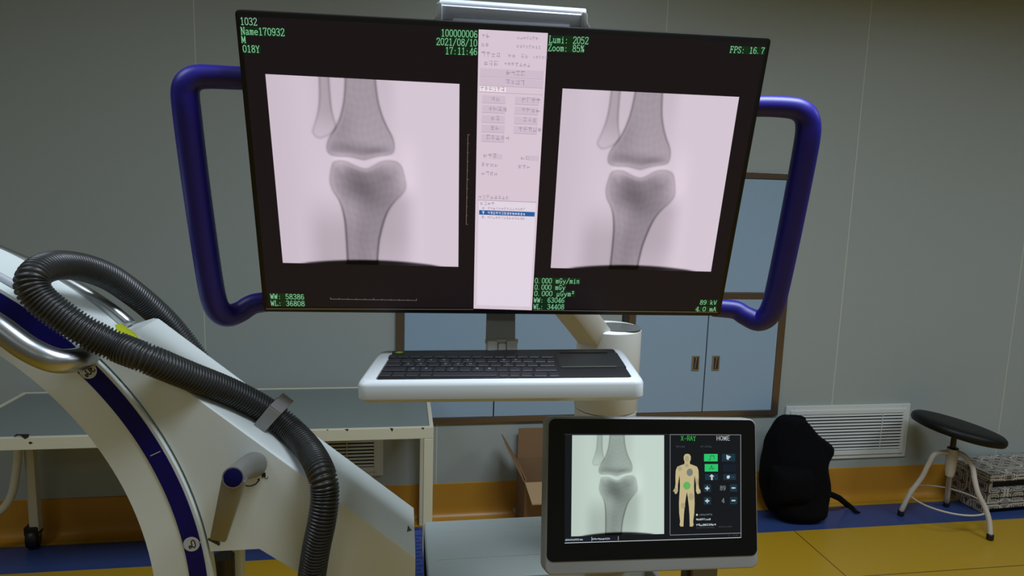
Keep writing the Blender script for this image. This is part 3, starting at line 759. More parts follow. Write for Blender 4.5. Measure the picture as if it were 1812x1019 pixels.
g = MB(); p = atY(1107, 566, 1.36); g.box((p.x - .0068, 1.352, czt - .10), (p.x + .0068, 1.366, czt + .05), .002); g.box((cxl, 1.30, czt - .10), (p.x + .0068, 1.366, czt - .08)); g.build('cable_post', M_dark, t)

# ------------------------------------------------------------------ monitor
MO = Vector((.1488, .9858, 1.3947)); MM = pose(MO, -3.3428, 14.4109, -.1319)
MW, MH = .72, .4256
t = thing('monitor', 'large black medical monitor showing two knee X-rays, blue side handles', 'monitor', mtx=MM)
MON = t
mi_ = MM.inverted(); mn = (MM.to_3x3() @ Vector((0, 1, 0)))
def ml(px, py, d=0.0):                      # pixel -> monitor local (x, d, z) on the plane d behind the front
    p = mi_ @ atPL(px, py, MO + mn * d, mn); return p
def mw(x, d, z): return MM @ Vector((x, d, z))
g = MB(); g.prism([mw(x, 0, z) for x, z in rrect(-MW / 2, -MH / 2, MW / 2, MH / 2, .006)], mn * .028, .003, 2)
g.prism([mw(x, .028, z) for x, z in rrect(-MW * .487, -MH * .47, MW * .487, MH * .46, .03)], mn * .042, .012, 3)
g.build('bezel', M_black, t, 35)
bz_ = .0075
g = MB(); g.prism([mw(x, -.0004, z) for x, z in rrect(-MW / 2 + bz_, -MH / 2 + bz_ + .003, MW / 2 - bz_, MH / 2 - bz_, .001, 1)], mn * .001)
scr = g.build('screen', mat('lit black of a display', rgb(14, 13, 15), .35, 0, rgb(27, 21, 24), .8, spec=.2), t)

# X-ray picture: signed distances to bone outlines, evaluated per mesh vertex
def U(pts): return np.array([((x - 210) / 557.0, (y - 170) / 602.0) for x, y in pts])
B_fib = U([(362, 100), (360, 230), (350, 280), (335, 322), (330, 338), (346, 356), (372, 347), (390, 334), (403, 316), (392, 280), (388, 230), (388, 100)])
B_up = U([(440, 100), (432, 220), (418, 280), (400, 320), (376, 355), (368, 384), (374, 403), (400, 410), (436, 408), (462, 414), (478, 418), (495, 412), (520, 404), (560, 398), (572, 384), (570, 347), (550, 310), (535, 270), (524, 220), (518, 100)])
B_lo = U([(386, 424), (378, 450), (371, 488), (378, 520), (396, 546), (408, 586), (414, 650), (411, 900), (498, 900), (510, 705), (525, 640), (540, 592), (560, 557), (592, 524), (605, 502), (601, 468), (590, 424), (560, 414), (530, 418), (498, 440), (480, 446), (450, 436), (420, 420)])
def chaikin(B, n=2):
    for _ in range(n):
        N_ = np.roll(B, -1, axis=0); B = np.stack([B * .75 + N_ * .25, B * .25 + N_ * .75], 1).reshape(-1, 2)
    return B
B_fib, B_up, B_lo = chaikin(B_fib), chaikin(B_up), chaikin(B_lo)
def sdf(P, B):
    d = np.full(len(P), 9.0); ins = np.zeros(len(P), bool); n = len(B)
    for i in range(n):
        a_, b_1 = B[i], B[(i + 1) % n]; e_ = b_1 - a_; w_ = P - a_
        tt = np.clip((w_ @ e_) / (e_ @ e_), 0, 1); d = np.minimum(d, np.hypot(*(w_ - tt[:, None] * e_).T))
        c_ = ((a_[1] <= P[:, 1]) & (b_1[1] > P[:, 1])) | ((b_1[1] <= P[:, 1]) & (a_[1] > P[:, 1]))
        with np.errstate(divide='ignore', invalid='ignore'):
            xi = a_[0] + (P[:, 1] - a_[1]) / (b_1[1] - a_[1]) * e_[0]
        ins ^= c_ & (P[:, 0] < xi)
    return np.where(ins, -d, d)
def smooth(x, a_, b_1):
    t_ = np.clip((x - a_) / (b_1 - a_), 0, 1); return t_ * t_ * (3 - 2 * t_)
def xray(P):
    u, v = P[:, 0], P[:, 1]; val = np.full(len(P), .96)
    g2 = lambda cu, cv, su, sv: np.exp(-((u - cu) / su) ** 2 - ((v - cv) / sv) ** 2)
    # soft tissue
    lt = smooth(u, .10 + .0 * v, .26) * (1 - smooth(u, .43, .52)) * smooth(v, .55, .85)
    rtis = (1 - smooth(u, .68, .80)) * smooth(u, .40, .52) * smooth(v, .50, .66)
    val -= .13 * lt + .15 * rtis * (1 - .3 * smooth(v, .8, 1))
    val -= .10 * (smooth(u, .15, .34) * (1 - smooth(u, .60, .70))) * (1 - smooth(v, .0, .55)) * .6
    val -= .05 * (1 - smooth(u, 0, .3))
    f_ = sdf(P, B_fib); a_ = sdf(P, B_up); l_ = sdf(P, B_lo)
    def bone(d, dens, edge, ew=.006):
        return dens * smooth(-d, -.004, .006) + edge * np.exp(-(d / ew) ** 2)
    val -= bone(f_, .13 * (1 - .6 * smooth(v, .14, .30)), .17 * (1 - .4 * smooth(v, .1, .25)))
    val -= bone(a_, .17, .22 * (1 - .5 * smooth(v, .2, .38)))
    val -= bone(l_, .15, .20 * smooth(v, .55, .75) + .10)
    ina = smooth(-a_, 0, .03); inl = smooth(-l_, 0, .03)
    val -= ina * (.14 * g2(.40, .36, .12, .035) + .16 * g2(.56, .365, .08, .025) + .07 * g2(.36, .24, .08, .12))
    val -= inl * (.21 * g2(.43, .55, .10, .085) + .12 * g2(.53, .54, .13, .12) + .1 * g2(.60, .49, .06, .06) + .08 * g2(.4, .47, .1, .04))
    st = np.sin(u * 190 + 2 * np.sin(v * 31)) * .006 + np.sin(v * 140 + 3 * np.sin(u * 23)) * .006
    val += (ina + inl) * st
    gap = np.minimum(np.abs(a_), 9) ; jt = (a_ > 0) & (l_ > 0)
    jg = np.exp(-((a_ + l_) / .028) ** 2) * smooth(u, .26, .34) * (1 - smooth(u, .66, .74)) * smooth(v, .34, .38) * (1 - smooth(v, .47, .50))
    val += jg * .12
    val += .05 * np.exp(-((u - .72) / .06) ** 2) * smooth(v, .2, .5)
    # dark edge of the beam along the bottom
    e_2 = 1.004 - .03 * np.clip(1 - ((u - .5) / .42) ** 2, 0, 1)
    val -= .72 * smooth(v, e_2 - .010, e_2 + .006) * (1 - smooth(np.abs(u - .5), .34, .43))
    return np.clip(val, .03, 1.0)
def tex_mat(name, tint, es):
    m = bpy.data.materials.new(name); m.use_nodes = True; nt = m.node_tree; b = nt.nodes['Principled BSDF']
    b.inputs['Base Color'].default_value = (0, 0, 0, 1); b.inputs['Roughness'].default_value = .35; b.inputs['Specular IOR Level'].default_value = .2
    a_ = nt.nodes.new('ShaderNodeAttribute'); a_.attribute_name = 'grey'
    mx = nt.nodes.new('ShaderNodeMix'); mx.data_type = 'RGBA'; mx.blend_type = 'MULTIPLY'; mx.inputs[0].default_value = 1; mx.inputs[7].default_value = tint
    nt.links.new(a_.outputs['Color'], mx.inputs[6]); nt.links.new(mx.outputs[2], b.inputs['Emission Color']); b.inputs['Emission Strength'].default_value = es
    return m
def xray_plane(name, c4, mt, parent, n=170, low=(.0, .0, .0)):
    """c4 = world corners TL, TR, BR, BL"""
    us = np.linspace(0, 1, n + 1); uu, vv_ = np.meshgrid(us, us); P = np.c_[uu.ravel(), vv_.ravel()]
    s_ = xray(P)
    TL_, TR_, BR_, BL_ = [np.array(c) for c in c4]
    V3 = ((1 - P[:, :1]) * (1 - P[:, 1:]) * TL_ + P[:, :1] * (1 - P[:, 1:]) * TR_ + P[:, :1] * P[:, 1:] * BR_ + (1 - P[:, :1]) * P[:, 1:] * BL_)
    fs = []
    for j in range(n):
        for i in range(n): k = j * (n + 1) + i; fs.append((k, k + n + 1, k + n + 2, k + 1))
    me = bpy.data.meshes.new(name); me.from_pydata([tuple(v) for v in V3], [], fs)
    at = me.attributes.new('grey', 'FLOAT_COLOR', 'POINT')
    lv = np.where(s_ <= .04045, s_ / 12.92, ((s_ + .055) / 1.055) ** 2.4)
    at.data.foreach_set('color', np.c_[lv, lv, lv, np.ones_like(lv)].ravel())
    me.materials.append(mt); o = bpy.data.objects.new(name, me); COL.objects.link(o); o.parent = parent
    me.transform(root_of(parent).matrix_basis.inverted()); return o
M_xr = tex_mat('lit pink-white X-ray picture', rgb(222, 206, 220), 1.0)
def mq(pts, d): return [MM @ ml(x, y, d) for x, y in pts]
xray_plane('xray_image', mq([(469.5, 131), (813, 148.5), (811, 472), (500.5, 465)], -.0008), M_xr, scr)
xray_plane('xray_image', mq([(995.5, 156.5), (1308, 171.5), (1258, 480.5), (974.5, 474)], -.0008), M_xr, scr)

# green readouts
M_grn = glow('green readout text', rgb(128, 196, 150), 1.0)
M_grnbg = glow('dark green readout ground', rgb(8, 40, 18), 1.0)
g = MB()
def mtext(s, x0, y0, x1, y1, hpx, bg=True, nc=None):
    A, B = mw(*ml(x0, y0, -.0014)), mw(*ml(x1, y1, -.0014)); n = len(s)
    ex = (B - A) / (n * 6.6); up = (MM.to_3x3() @ Vector((0, 0, 1)))
    C_ = mw(*ml(x0, y0 - hpx, -.0014)); h = (C_ - A).length
    ey = up * (h / 11.0)
    if bg:
        g.mi = 1; o_ = Vector(mn) * .0004
        g.face([A - ey * 1.6 + o_ - ex * 1, B - ey * 1.6 + o_ + ex * .5, B + ey * 12.2 + o_ + ex * .5, A + ey * 12.2 + o_ - ex * 1])
    g.mi = 0
    # stroke widths are in glyph units; squash handled by ex/ey
    write(g, s, A, ex, ey, 1.0)
mtext('1032', 425.5, 43.6, 456, 45, 12.6, False)
mtext('Name170932', 426.5, 61, 504.5, 63.5, 12.6)
mtext('M', 427.5, 75.5, 436, 75.8, 11.5)
mtext('018Y', 430, 92, 460.5, 93, 12)
mtext('100000006', 780.5, 64, 845.5, 66.8, 12.2)
mtext('2021/08/10', 772, 79.3, 845, 82, 12.2)
mtext('17:11:46', 788, 95.5, 845, 97.2, 12)
mtext('Lumi: 2052', 971, 75.5, 1041.5, 78, 12)
mtext('Zoom: 85%', 969.5, 90, 1034, 92.2, 11.8)
mtext('FPS: 16.7', 1291, 93, 1352.5, 95.5, 11)
mtext('WW: 58386', 478.5, 528.5, 539, 529.7, 8.8)
mtext('WL: 36808', 479.5, 540.6, 540, 541.6, 8.8)
mtext('0.000 mGy/min', 946, 500.8, 1026, 501.8, 8.8)
mtext('0.000 mGy', 945.5, 512.2, 1000.5, 512.9, 8.8)
mtext('0.000 μGym²', 945, 523.4, 1017, 524.3, 8.8)
mtext('WW: 63046', 944, 535, 999, 535.6, 8.6)
mtext('WL: 34408', 943.5, 546.6, 998.5, 547.2, 8.6)
mtext('89 kV', 1238, 538.8, 1268, 539.2, 7.6)
mtext('4.0 mA', 1230.5, 550.4, 1267, 550.8, 7.6)
g.build('readout_text', [M_grn, M_grnbg], scr)
# rulers
g = MB()
def mline(p, q, w, d=-.0013):
    A, B = mw(*ml(p[0], p[1], d)), mw(*ml(q[0], q[1], d)); dr = (B - A).normalized(); s = dr.cross(mn).normalized() * w / 2
    g.face([A - s, B - s, B + s, A + s])
mline((585, 529), (737, 531.5), .0007)
mline((828, 238), (825, 397), .0007)
for i in range(11):
    f_ = i / 10; x, y = 585 + 152 * f_, 529 + 2.5 * f_; mline((x, y - (3 if i % 5 == 0 else 2)), (x, y + .5), .0007)
    x, y = 828 - 3 * f_, 238 + 159 * f_; mline((x - .4, y), (x + (3 if i % 5 == 0 else 2), y + .1), .0006)
mline((471, 546.3), (838, 547.5), .0006); mline((944, 549), (1270, 552.5), .0006)
g.build('ruler', glow('dull orange ruler line', rgb(120, 104, 92), 1.0), scr)
# software window in the middle of the screen
M_win = glow('lit pinkish menu panel', rgb(214, 196, 210), 1.0)
M_list = glow('lit white list', rgb(224, 212, 226), 1.0)
M_sel = glow('blue list row', rgb(28, 92, 158), 1.0)
M_txt = glow('grey menu text', rgb(166, 150, 166), 1.0)
M_btn = glow('menu button face', rgb(204, 186, 202), 1.0)
M_btl = glow('menu line', rgb(176, 158, 172), 1.0)
M_hi = glow('menu highlight line', rgb(238, 224, 230), 1.0)
c4 = [(847, 52), (969.5, 58.5), (941, 548.5), (838, 545.5)]
# local bilinear window coordinates: s across 0..1, t down 0..1
wl = [ml(*c, 0) for c in c4]
def wp(s, t, d):
    p = (wl[0] * (1 - s) * (1 - t) + wl[1] * s * (1 - t) + wl[2] * s * t + wl[3] * (1 - s) * t); return mw(p.x, d, p.z)
g = MB()
def wq(s0, t0, s1, t1, d, mi): g.mi = mi; g.face([wp(s0, t0, d), wp(s1, t0, d), wp(s1, t1, d), wp(s0, t1, d)])
wq(0, 0, 1, 1, -.0008, 0)
wq(.05, .575, .965, .985, -.001, 1)
wq(.06, .609, .955, .626, -.0012, 2)
def wt(n, s, t, h, seed, mi=3, w=.10, asp=.9):
    o_ = wp(s, t, -.0015); sx_ = (wp(s + .1, t, -.0015) - o_).normalized(); sy_ = (wp(s, t - .05, -.0015) - o_).normalized()
    g.mi = mi; scribble(g, n, o_, sx_ * h * asp, sy_ * h, w, seed)
hh = .0075
wt(2, .045, .026, hh * .8, 1); wt(7, .55, .024, hh * .62, 2); wt(2, .04, .053, hh * .8, 3); wt(8, .55, .051, hh * .62, 4)
wt(4, .04, .084, hh, 5); wt(2, .43, .082, hh * .8, 6); wt(2, .62, .082, hh * .8, 7); wt(5, .79, .082, hh * .62, 8)
wt(3, .08, .112, hh, 9); wt(3, .38, .108, hh * .7, 10); wt(4, .54, .110, hh * .8, 11)
for tt, sd in ((.128, 12), (.157, 13)):
    wq(.03, tt - .008, .97, tt + .018, -.001, 4); wq(.03, tt + .018, .97, tt + .0192, -.0011, 5)
    wt(4, .41, tt + .011, hh, sd)
wq(.03, .178, .42, .194, -.001, 6); wt(3, .04, .192, hh * .85, 14); wt(3, .22, .192, hh * .85, 15); wq(.03, .196, .97, .1975, -.001, 5)
for i in range(5):
    t0 = .207 + i * .0327
    wq(.07, t0, .42, t0 + .025, -.001, 4); wq(.07, t0 + .0245, .42, t0 + .026, -.0011, 5); wt([2, 4, 2, 2, 5][i], [.2, .16, .2, .2, .14][i], t0 + .018, hh, 20 + i)
    if i < 4:
        wq(.56, t0, .92, t0 + .025, -.001, 4); wq(.56, t0 + .0245, .92, t0 + .026, -.0011, 5); wt([4, 4, 3, 5][i], [.66, .66, .69, .63][i], t0 + .018, hh, 30 + i)
wt(2, .10, .42, hh, 40); wq(.24, .405, .4, .423, -.001, 4); wt(1, .25, .42, hh, 41); wt(2, .68, .42, hh, 42); wq(.8, .405, .97, .423, -.001, 4)
wt(4, .08, .45, hh * .9, 43); wt(3, .65, .452, hh * .9, 44); wt(4, .08, .482, hh * .9, 45)
wt(8, .04, .567, hh * .85, 46); wq(.03, .571, .97, .573, -.001, 5)
wt(4, .07, .59, hh * .8, 47)
wt(1, .1, .606, hh * .7, 48); wt(14, .19, .606, hh * .6, 49); wt(1, .1, .623, hh * .7, 50, 6); wt(14, .19, .623, hh * .6, 51, 6); wt(1, .1, .640, hh * .7, 52); wt(14, .19, .640, hh * .6, 53)
g.build('menu_panel', [M_win, M_list, M_sel, M_txt, M_btn, M_btl, M_hi], scr)
# blue foam handles
def hpath(pts): return [MM @ ml(x, y, d) for x, y, d in pts]
g = MB(); g.tube(hpath([(450, 139, .034), (415, 138, .032), (372, 136, .028), (350, 137, .025), (335, 145, .022), (328, 162, .02), (331, 200, .018), (342, 290, .018), (355, 385, .018), (369, 480, .018), (378, 528, .019), (387, 549, .022), (402, 558, .03), (424, 552, .042), (448, 538, .052), (480, 533, .06)]),
       [.0155, .0155, .0158, .0165, .0175, .018] + [.0185] * 6 + [.018, .0165, .016, .0158], 28, n=140); g.build('handle', M_blue, t)
g = MB(); g.tube(hpath([(1325, 188, .034), (1360, 188, .032), (1394, 190, .028), (1412, 194, .025), (1425, 204, .022), (1430, 222, .02), (1427, 255, .018), (1411, 340, .018), (1393, 430, .018), (1377, 505, .018), (1368, 540, .019), (1357, 560, .022), (1340, 567, .030), (1318, 558, .042), (1300, 548, .052), (1262, 544, .06)]),
       [.0155, .0155, .0158, .0165, .0175, .018] + [.0185] * 6 + [.018, .0165, .016, .0158], 28, n=140); g.build('handle', M_blue, t)
# aluminium bar rising behind the top edge
g = MB(); d0 = .05
def bar(px): return [MM @ ml(x, y, d0) for x, y in px]
g.prism(bar([(776, 7), (1036, 25), (1036, 50), (774, 36)]), mn * .022, .004, 3); g.tube([MM @ ml(778, 9, d0 + .011), MM @ ml(1035, 26.5, d0 + .011)], .0085, 16, n=4)
b0 = MM @ ml(800, 30, d0); b1 = MM @ ml(1010, 44, d0); zz = MM.to_3x3() @ Vector((0, 0, 1))
g.hull8([b0 - zz * .12, b1 - zz * .12, b1 - zz * .12 + mn * .02, b0 - zz * .12 + mn * .02, b0 + zz * .005, b1 + zz * .005, b1 + zz * .005 + mn * .02, b0 + zz * .005 + mn * .02], .002)
rail = g.build('top_bar', M_alu, t, 35)
for px in ([(773, 6), (776, 3), (781, 4), (782, 8), (782, 40), (765, 36), (772, 26)], [(1030, 24), (1032, 21), (1038, 22), (1040, 26), (1040, 40), (1046, 52), (1030, 50)]):
    g = MB(); g.prism([MM @ ml(x, y, d0 - .003) for x, y in px], mn * .03, .0015); g.build('end_cap', M_white, rail, 35)
# mounting plate between the display back and the arm
g = MB(); g.prism([mw(x, .0702, z) for x, z in rrect(-.06, -.09, .06, .05, .008)], mn * .016, .002)
g.build('mounting_bracket', M_cream, t)

# ------------------------------------------------------------------ keyboard tray
TO_ = Vector((.1519, .9802, 1.1281)); TM = pose(TO_, -8.3111, 1.0537, -2.0165)
t = thing('keyboard_tray', 'white keyboard tray hanging on a grey hinge under the large monitor', 'tray', mtx=TM)
g = MB()
zk = -.006
tq = [(-.2019, -.0905), (.194, -.0915), (.1916, .0845), (-.2016, .0885)]
ox0, ox1, oy0, oy1 = -.202, .194, -.0915, .087
tb = bmesh.new()
outer = rrect(ox0, oy0, ox1, oy1, .014, 6); inner = rrect(-.178, -.08, .178, .08, .006, 6)
prof_t = [(outer, -.034, .006), (outer, -.028, 0), (outer, -.010, 0), (outer, -.006, .002), (outer, -.003, .007), (inner, -.003, 0), (inner, -.015, 0)]
rings = []
for base_, z, ins in prof_t:
    cxm_, cym_ = (ox0 + ox1) / 2, (oy0 + oy1) / 2
    rings.append([tb.verts.new((x + (-ins if x > cxm_ else ins), y + (-ins if y > cym_ else ins), z)) for x, y in base_])
n = len(outer)
for r0_, r1_ in zip(rings[:-1], rings[1:]):
    for k in range(n): tb.faces.new([r0_[k], r0_[(k + 1) % n], r1_[(k + 1) % n], r1_[k]])
tb.faces.new(rings[0][::-1]); tb.faces.new(rings[-1])
g.merge(tb, TM); g.build('tray_shelf', M_white, t, 40)
ti = TM.inverted()
g = MB()
hl, hr = atY(861, 600, 1.07).x, atY(913, 600, 1.07).x
zt0, zt1 = atY(886, 612, 1.072).z, atY(886, 598, 1.072).z
g.hull8([Vector((hl, 1.075, zt1 - .004)), Vector((hr, 1.075, zt1 - .004)), Vector((hr, 1.083, zt1 - .004)), Vector((hl, 1.083, zt1 - .004)),
         Vector((hl + .001, 1.082, zt1 + .06)), Vector((hr - .001, 1.082, zt1 + .06)), Vector((hr - .001, 1.09, zt1 + .06)), Vector((hl + .001, 1.09, zt1 + .06))], .001)
g.build('hanger_plate', mat('grey painted plate', rgb(176, 178, 172), .5), t)
g = MB(); w_ = hr - hl
for f0, f1, dz in ((0, .36, 0), (.37, .64, -.004), (.65, 1.02, 0)):
    g.box((hl + w_ * f0, 1.058, zt0 - .012), (hl + w_ * f1, 1.082, zt1 - .002 + dz), .003)
g.tube([(hl - .002, 1.07, (zt0 + zt1) / 2 + .002), (hr + .003, 1.07, (zt0 + zt1) / 2 + .002)], .0035, 12, n=4)
hz = g.build('hinge', mat('pale hinge plastic', rgb(216, 218, 212), .4), t)

# ------------------------------------------------------------------ keyboard
KM = TM @ Matrix.Translation(Vector((0, 0, -.0138)))
t = thing('keyboard', 'black wireless keyboard with touchpad lying in the white tray', 'keyboard', mtx=KM)
M_kb = mat('black keyboard shell', rgb(9, 9, 10), .5); M_key = mat('dark grey key', rgb(23, 23, 28), .5); M_leg2 = mat('grey key legend', rgb(120, 122, 130), .6)
def kp(px, py): q = ti @ atPL(px, py, TO_, TM.to_3x3() @ Vector((0, 0, 1))); return q.x, q.y
g = MB(); KH = .0105
ol = rrect(-.1765, -.0785, .1765, .0785, .006, 4)
pts = [(x, y) for x, y in ol]
g.prism([KM @ Vector((x, y, 0.0008)) for x, y in pts], (KM.to_3x3() @ Vector((0, 0, KH))), .0015)
g.build('keyboard_body', M_kb, t, 40)
rowsK = [(93, 8.5, [(104, 158), (172, 245), (255, 330), (342, 415), (427, 502), (513, 590), (600, 680), (690, 755), (765, 840), (848, 915), (925, 995), (1005, 1078), (1088, 1160), (1172, 1258)], ['']*14),
         (122, 11, [(100, 185), (196, 272), (283, 358), (370, 445), (458, 530), (541, 613), (625, 697), (708, 785), (797, 868), (880, 953), (963, 1036), (1046, 1120), (1130, 1205), (1212, 1265)], ['', 'Q', 'W', 'E', 'R', 'T', 'Y', 'U', 'I', 'O', 'P', '', '', '']),
         (150, 11, [(82, 190), (205, 282), (293, 370), (381, 457), (469, 545), (556, 632), (643, 718), (730, 807), (818, 893), (904, 980), (991, 1065), (1076, 1150), (1163, 1270)], ['', 'A', 'S', 'D', 'F', 'G', 'H', 'J', 'K', 'L', '', '', '']),
         (182, 12, [(60, 222), (236, 318), (329, 410), (420, 500), (510, 590), (600, 680), (690, 767), (777, 852), (862, 940), (950, 1028), (1038, 1115), (1128, 1285)], ['', 'Z', 'X', 'C', 'V', 'B', 'N', 'M', '', '', '', '']),
         (218, 14, [(42, 118), (130, 212), (225, 310), (322, 402), (414, 866), (878, 943), (953, 1022), (1032, 1110), (1122, 1216), (1228, 1300)], ['']*10)]
ks = 460 / 1812.0
for cyk, hk, keys, lets in rowsK:
    for (xa, xb), le in zip(keys, lets):
        pa = kp(660 + xa * ks, 605 + (cyk + hk) * ks); pb = kp(660 + xb * ks, 605 + (cyk + hk) * ks); pt = kp(660 + (xa + xb) / 2 * ks, 605 + (cyk - hk) * ks)
        g = MB()
        g.box((pa[0], pa[1], KH + .0006), (pb[0], pt[1], KH + .0026), .0009, KM, 1)
        if le or xb - xa < 90:
            g.mi = 1
            up_ = KM.to_3x3() @ Vector((0, 1, 0)); rt_ = KM.to_3x3() @ Vector((1, 0, 0))
            o_ = KM @ Vector((pa[0] * .66 + pb[0] * .34, (pa[1] * .62 + pt[1] * .38), KH + .00275))
            if le and le in G: write(g, le, o_, rt_ * .0006, up_ * .0005, 1.5)
        g.build('key', [M_key, M_leg2], t)
g = MB()
xa, ya = kp(660 + 1310 * ks, 605 + 225 * ks); xb, yb_ = kp(1098, 622)
x1, y1 = kp(991, 648); x2, y2 = kp(1092, 622)
g.box((x1, y1, KH), (x2, y2, KH + .0014), .0006, KM); g.build('touchpad', mat('matte black touchpad', rgb(24, 26, 28), .4), t)
g = MB(); x1, y1 = kp(994, 647.5); x2, _q = kp(1091, 647.5); g.box((x1, y1 - .002, KH + .0008), (x2, y1 + .002, KH + .0024), .0005, KM); g.build('touchpad_bar', mat('dull olive grey bar', rgb(74, 76, 66), .4), t); g = MB(); x1, y1 = kp(990, 622.5); x2, _q = kp(1075, 622.5); g.box((x1, y1 - .002, KH + .0008), (x2, y1 + .002, KH + .0026), .0005, KM)
g.build('button_bar', M_black, t)
g = MB(); c = kp(707, 620.5); zt_ = KM.to_3x3() @ Vector((0, 0, 1))
g.face([KM @ Vector((c[0] + .0075 * cos(2 * pi * k / 24), c[1] + .0085 * sin(2 * pi * k / 24), KH + .0012)) for k in range(24)])
g.mi = 1; g.face([KM @ Vector((c[0] + .0045 * cos(2 * pi * k / 16), c[1] + .004 * sin(2 * pi * k / 16), KH + .0014)) for k in range(16)])
g.build('green_badge', [mat('lime green badge', rgb(120, 150, 24), .5), mat('pale lime badge centre', rgb(200, 220, 120), .5)], t)

# ------------------------------------------------------------------ touch control panel
PO = Vector((.3819, .9274, .9322)); PM = pose(PO, 1.8125, -14.4353, 2.3902)
pn = PM.to_3x3() @ Vector((0, 1, 0)); pi_ = PM.inverted()
PW, PH = .3405, .2277
t = thing('control_panel', 'grey touchscreen control panel with a body diagram and small knee X-ray', 'touchscreen', mtx=PM)
def pl(px, py, d=0.0): return pi_ @ atPL(px, py, PO + pn * d, pn)
def pw(px, py, d=0.0): return PM @ pl(px, py, d)
g = MB(); g.prism([PM @ Vector((x, 0, z)) for x, z in rrect(-PW / 2, -PH / 2, PW / 2, PH / 2, .012)], pn * .03, .004, 3); g.build('housing', mat('silver grey plastic housing', rgb(140, 142, 138), .42, .2), t, 35)
gl = [pl(x, y, -.0006) for x, y in ((974.5, 739.5), (1339.5, 741), (1340, 981), (971, 996))]
g = MB(); cxs = [v.x for v in gl]; czs = [v.z for v in gl]
g.prism([PM @ Vector((x, -.0006, z)) for x, z in rrect(-PW / 2 + .0025, sum(czs[2:]) / 2, PW / 2 - .0025, PH / 2 - .0025, .010)], pn * .0012); g.build('glass_front', M_blackglass, t)
def cp(x, y): return 950 + x * .2935, 720 + y * .2935       # crop coordinates -> photo pixels
M_pblk = glow('lit black of the touchscreen', rgb(16, 19, 24), 1.0, .15)
g = MB(); q = [pl(*cp(x, y), -.001) for x, y in ((170, 162), (1230, 166), (1232, 788), (166, 822))]
g.prism([PM @ Vector((v.x, -.001, v.z)) for v in q], pn * .0003); ps = g.build('screen', M_pblk, t)
M_xr2 = tex_mat('lit green-white X-ray picture', rgb(208, 226, 216), .92)
xray_plane('xray_image', [pw(*cp(x, y), -.0014) for x, y in ((213, 170), (767, 170), (767, 765), (207, 780))], M_xr2, ps, 130)
pup = PM.to_3x3() @ Vector((0, 0, 1)); prt = PM.to_3x3() @ Vector((1, 0, 0)); PXM = (pw(1300, 850) - pw(1200, 850)).length / 100
CR = PXM * .2935                                           # metres per crop pixel
g = MB()
def pq(pts, mi, d=-.0014): g.mi = mi; g.face([pw(*cp(x, y), d) for x, y in pts])
def prc(x0, y0, x1, y1, mi, d=-.0014): pq([(x0, y0), (x1, y0), (x1, y1), (x0, y1)], mi, d)
def pline(p, q, w, mi):
    g.mi = mi; A, B = pw(*cp(*p), -.0016), pw(*cp(*q), -.0016); dr = (B - A).normalized(); s = dr.cross(pn).normalized() * w * CR / 2; g.face([A - s, B - s, B + s, A + s])
def ptext(s, x, y, x2, h, mi, w=1.2, cell=6.6):
    g.mi = mi; A = pw(*cp(x, y), -.0018); B = pw(*cp(x2, y), -.0018); ex = (B - A) / (len(s) * cell); write(g, s, A, ex, pup * (h * CR / 11), w, cell)
def pscr(n, x, y, h, mi, seed, w=.14):
    g.mi = mi; A = pw(*cp(x, y), -.0018); scribble(g, n, A, prt * h * CR, pup * h * CR, w, seed)
pline((803, 166), (1230, 168), 2.2, 0); pline((1229, 168), (1231, 788), 3, 0); pline((804, 166), (803, 772), 2, 0); pline((803, 772), (1230, 760), 2.2, 0)
pline((168, 820), (1231, 787), 3, 1); pline((166, 164), (800, 165), 1.6, 6); pline((331, 783), (331, 808), 2, 1); pline((491, 779), (491, 804), 2, 1)
prc(168, 786, 330, 812, 8, -.0012); prc(335, 784, 490, 808, 8, -.0012)
pscr(9, 170, 807, 11, 1, 60); pscr(10, 334, 802, 10, 1, 61); pscr(3, 1185, 778, 9, 6, 62); pline((1158, 763), (1158, 788), 1.5, 6)
ptext('X-RAY', 868, 202, 960, 25, 2, 1.2); ptext('HOME', 1083, 201, 1168, 24, 1, .85, 6.9)
pscr(5, 838, 244, 11, 6, 63); pscr(6, 985, 244, 12, 6, 64)
prc(1008, 283, 1090, 328, 3); prc(1012, 344, 1092, 389, 3)
prc(1116, 282, 1196, 328, 4); prc(1120, 346, 1200, 389, 8); prc(1014, 404, 1092, 440, 4); prc(1124, 404, 1200, 440, 4)
pline((1035, 318), (1046, 318), 3, 7); pline((1046, 318), (1046, 294), 3, 7); pline((1046, 294), (1068, 294), 3, 7); pline((1068, 294), (1068, 312), 3, 7)
pline((1038, 374), (1046, 374), 3, 7); pline((1046, 374), (1054, 352), 3, 7); pline((1054, 352), (1058, 374), 3, 7); pline((1058, 374), (1070, 368), 3, 7)
pq([(1142, 288), (1172, 300), (1160, 308), (1154, 320), (1144, 314)], 1, -.0016)
pq([(1050, 406), (1058, 406), (1060, 412), (1068, 416), (1066, 420), (1060, 420), (1060, 440), (1050, 440), (1050, 420), (1043, 420), (1041, 415), (1049, 412)], 1, -.0016)
pq([(1148, 414), (1160, 412), (1164, 422), (1158, 432), (1148, 432), (1144, 422)], 1, -.0016); pscr(2, 1170, 430, 12, 6, 66)
for y in (490, 566):
    prc(1006, y - 24, 1050, y + 22, 4); prc(1164, y - 24, 1208, y + 20, 4)
    pline((1014, y), (1040, y), 7, 1); pline((1027, y - 13), (1027, y + 13), 7, 1); pline((1174, y - 2), (1197, y - 2), 7, 1)
    pscr(2, 1057, y + 8, 11, 8, 67)
ptext('89', 1104, 501, 1140, 23, 5, 1.3); ptext('4', 1115, 576, 1133, 23, 5, 1.3)
g.mi = 1; cq = [(965 + 6 * cos(a_ * pi / 6), 650 + 6 * sin(a_ * pi / 6)) for a_ in range(12)]; pq(cq, 1, -.0016)
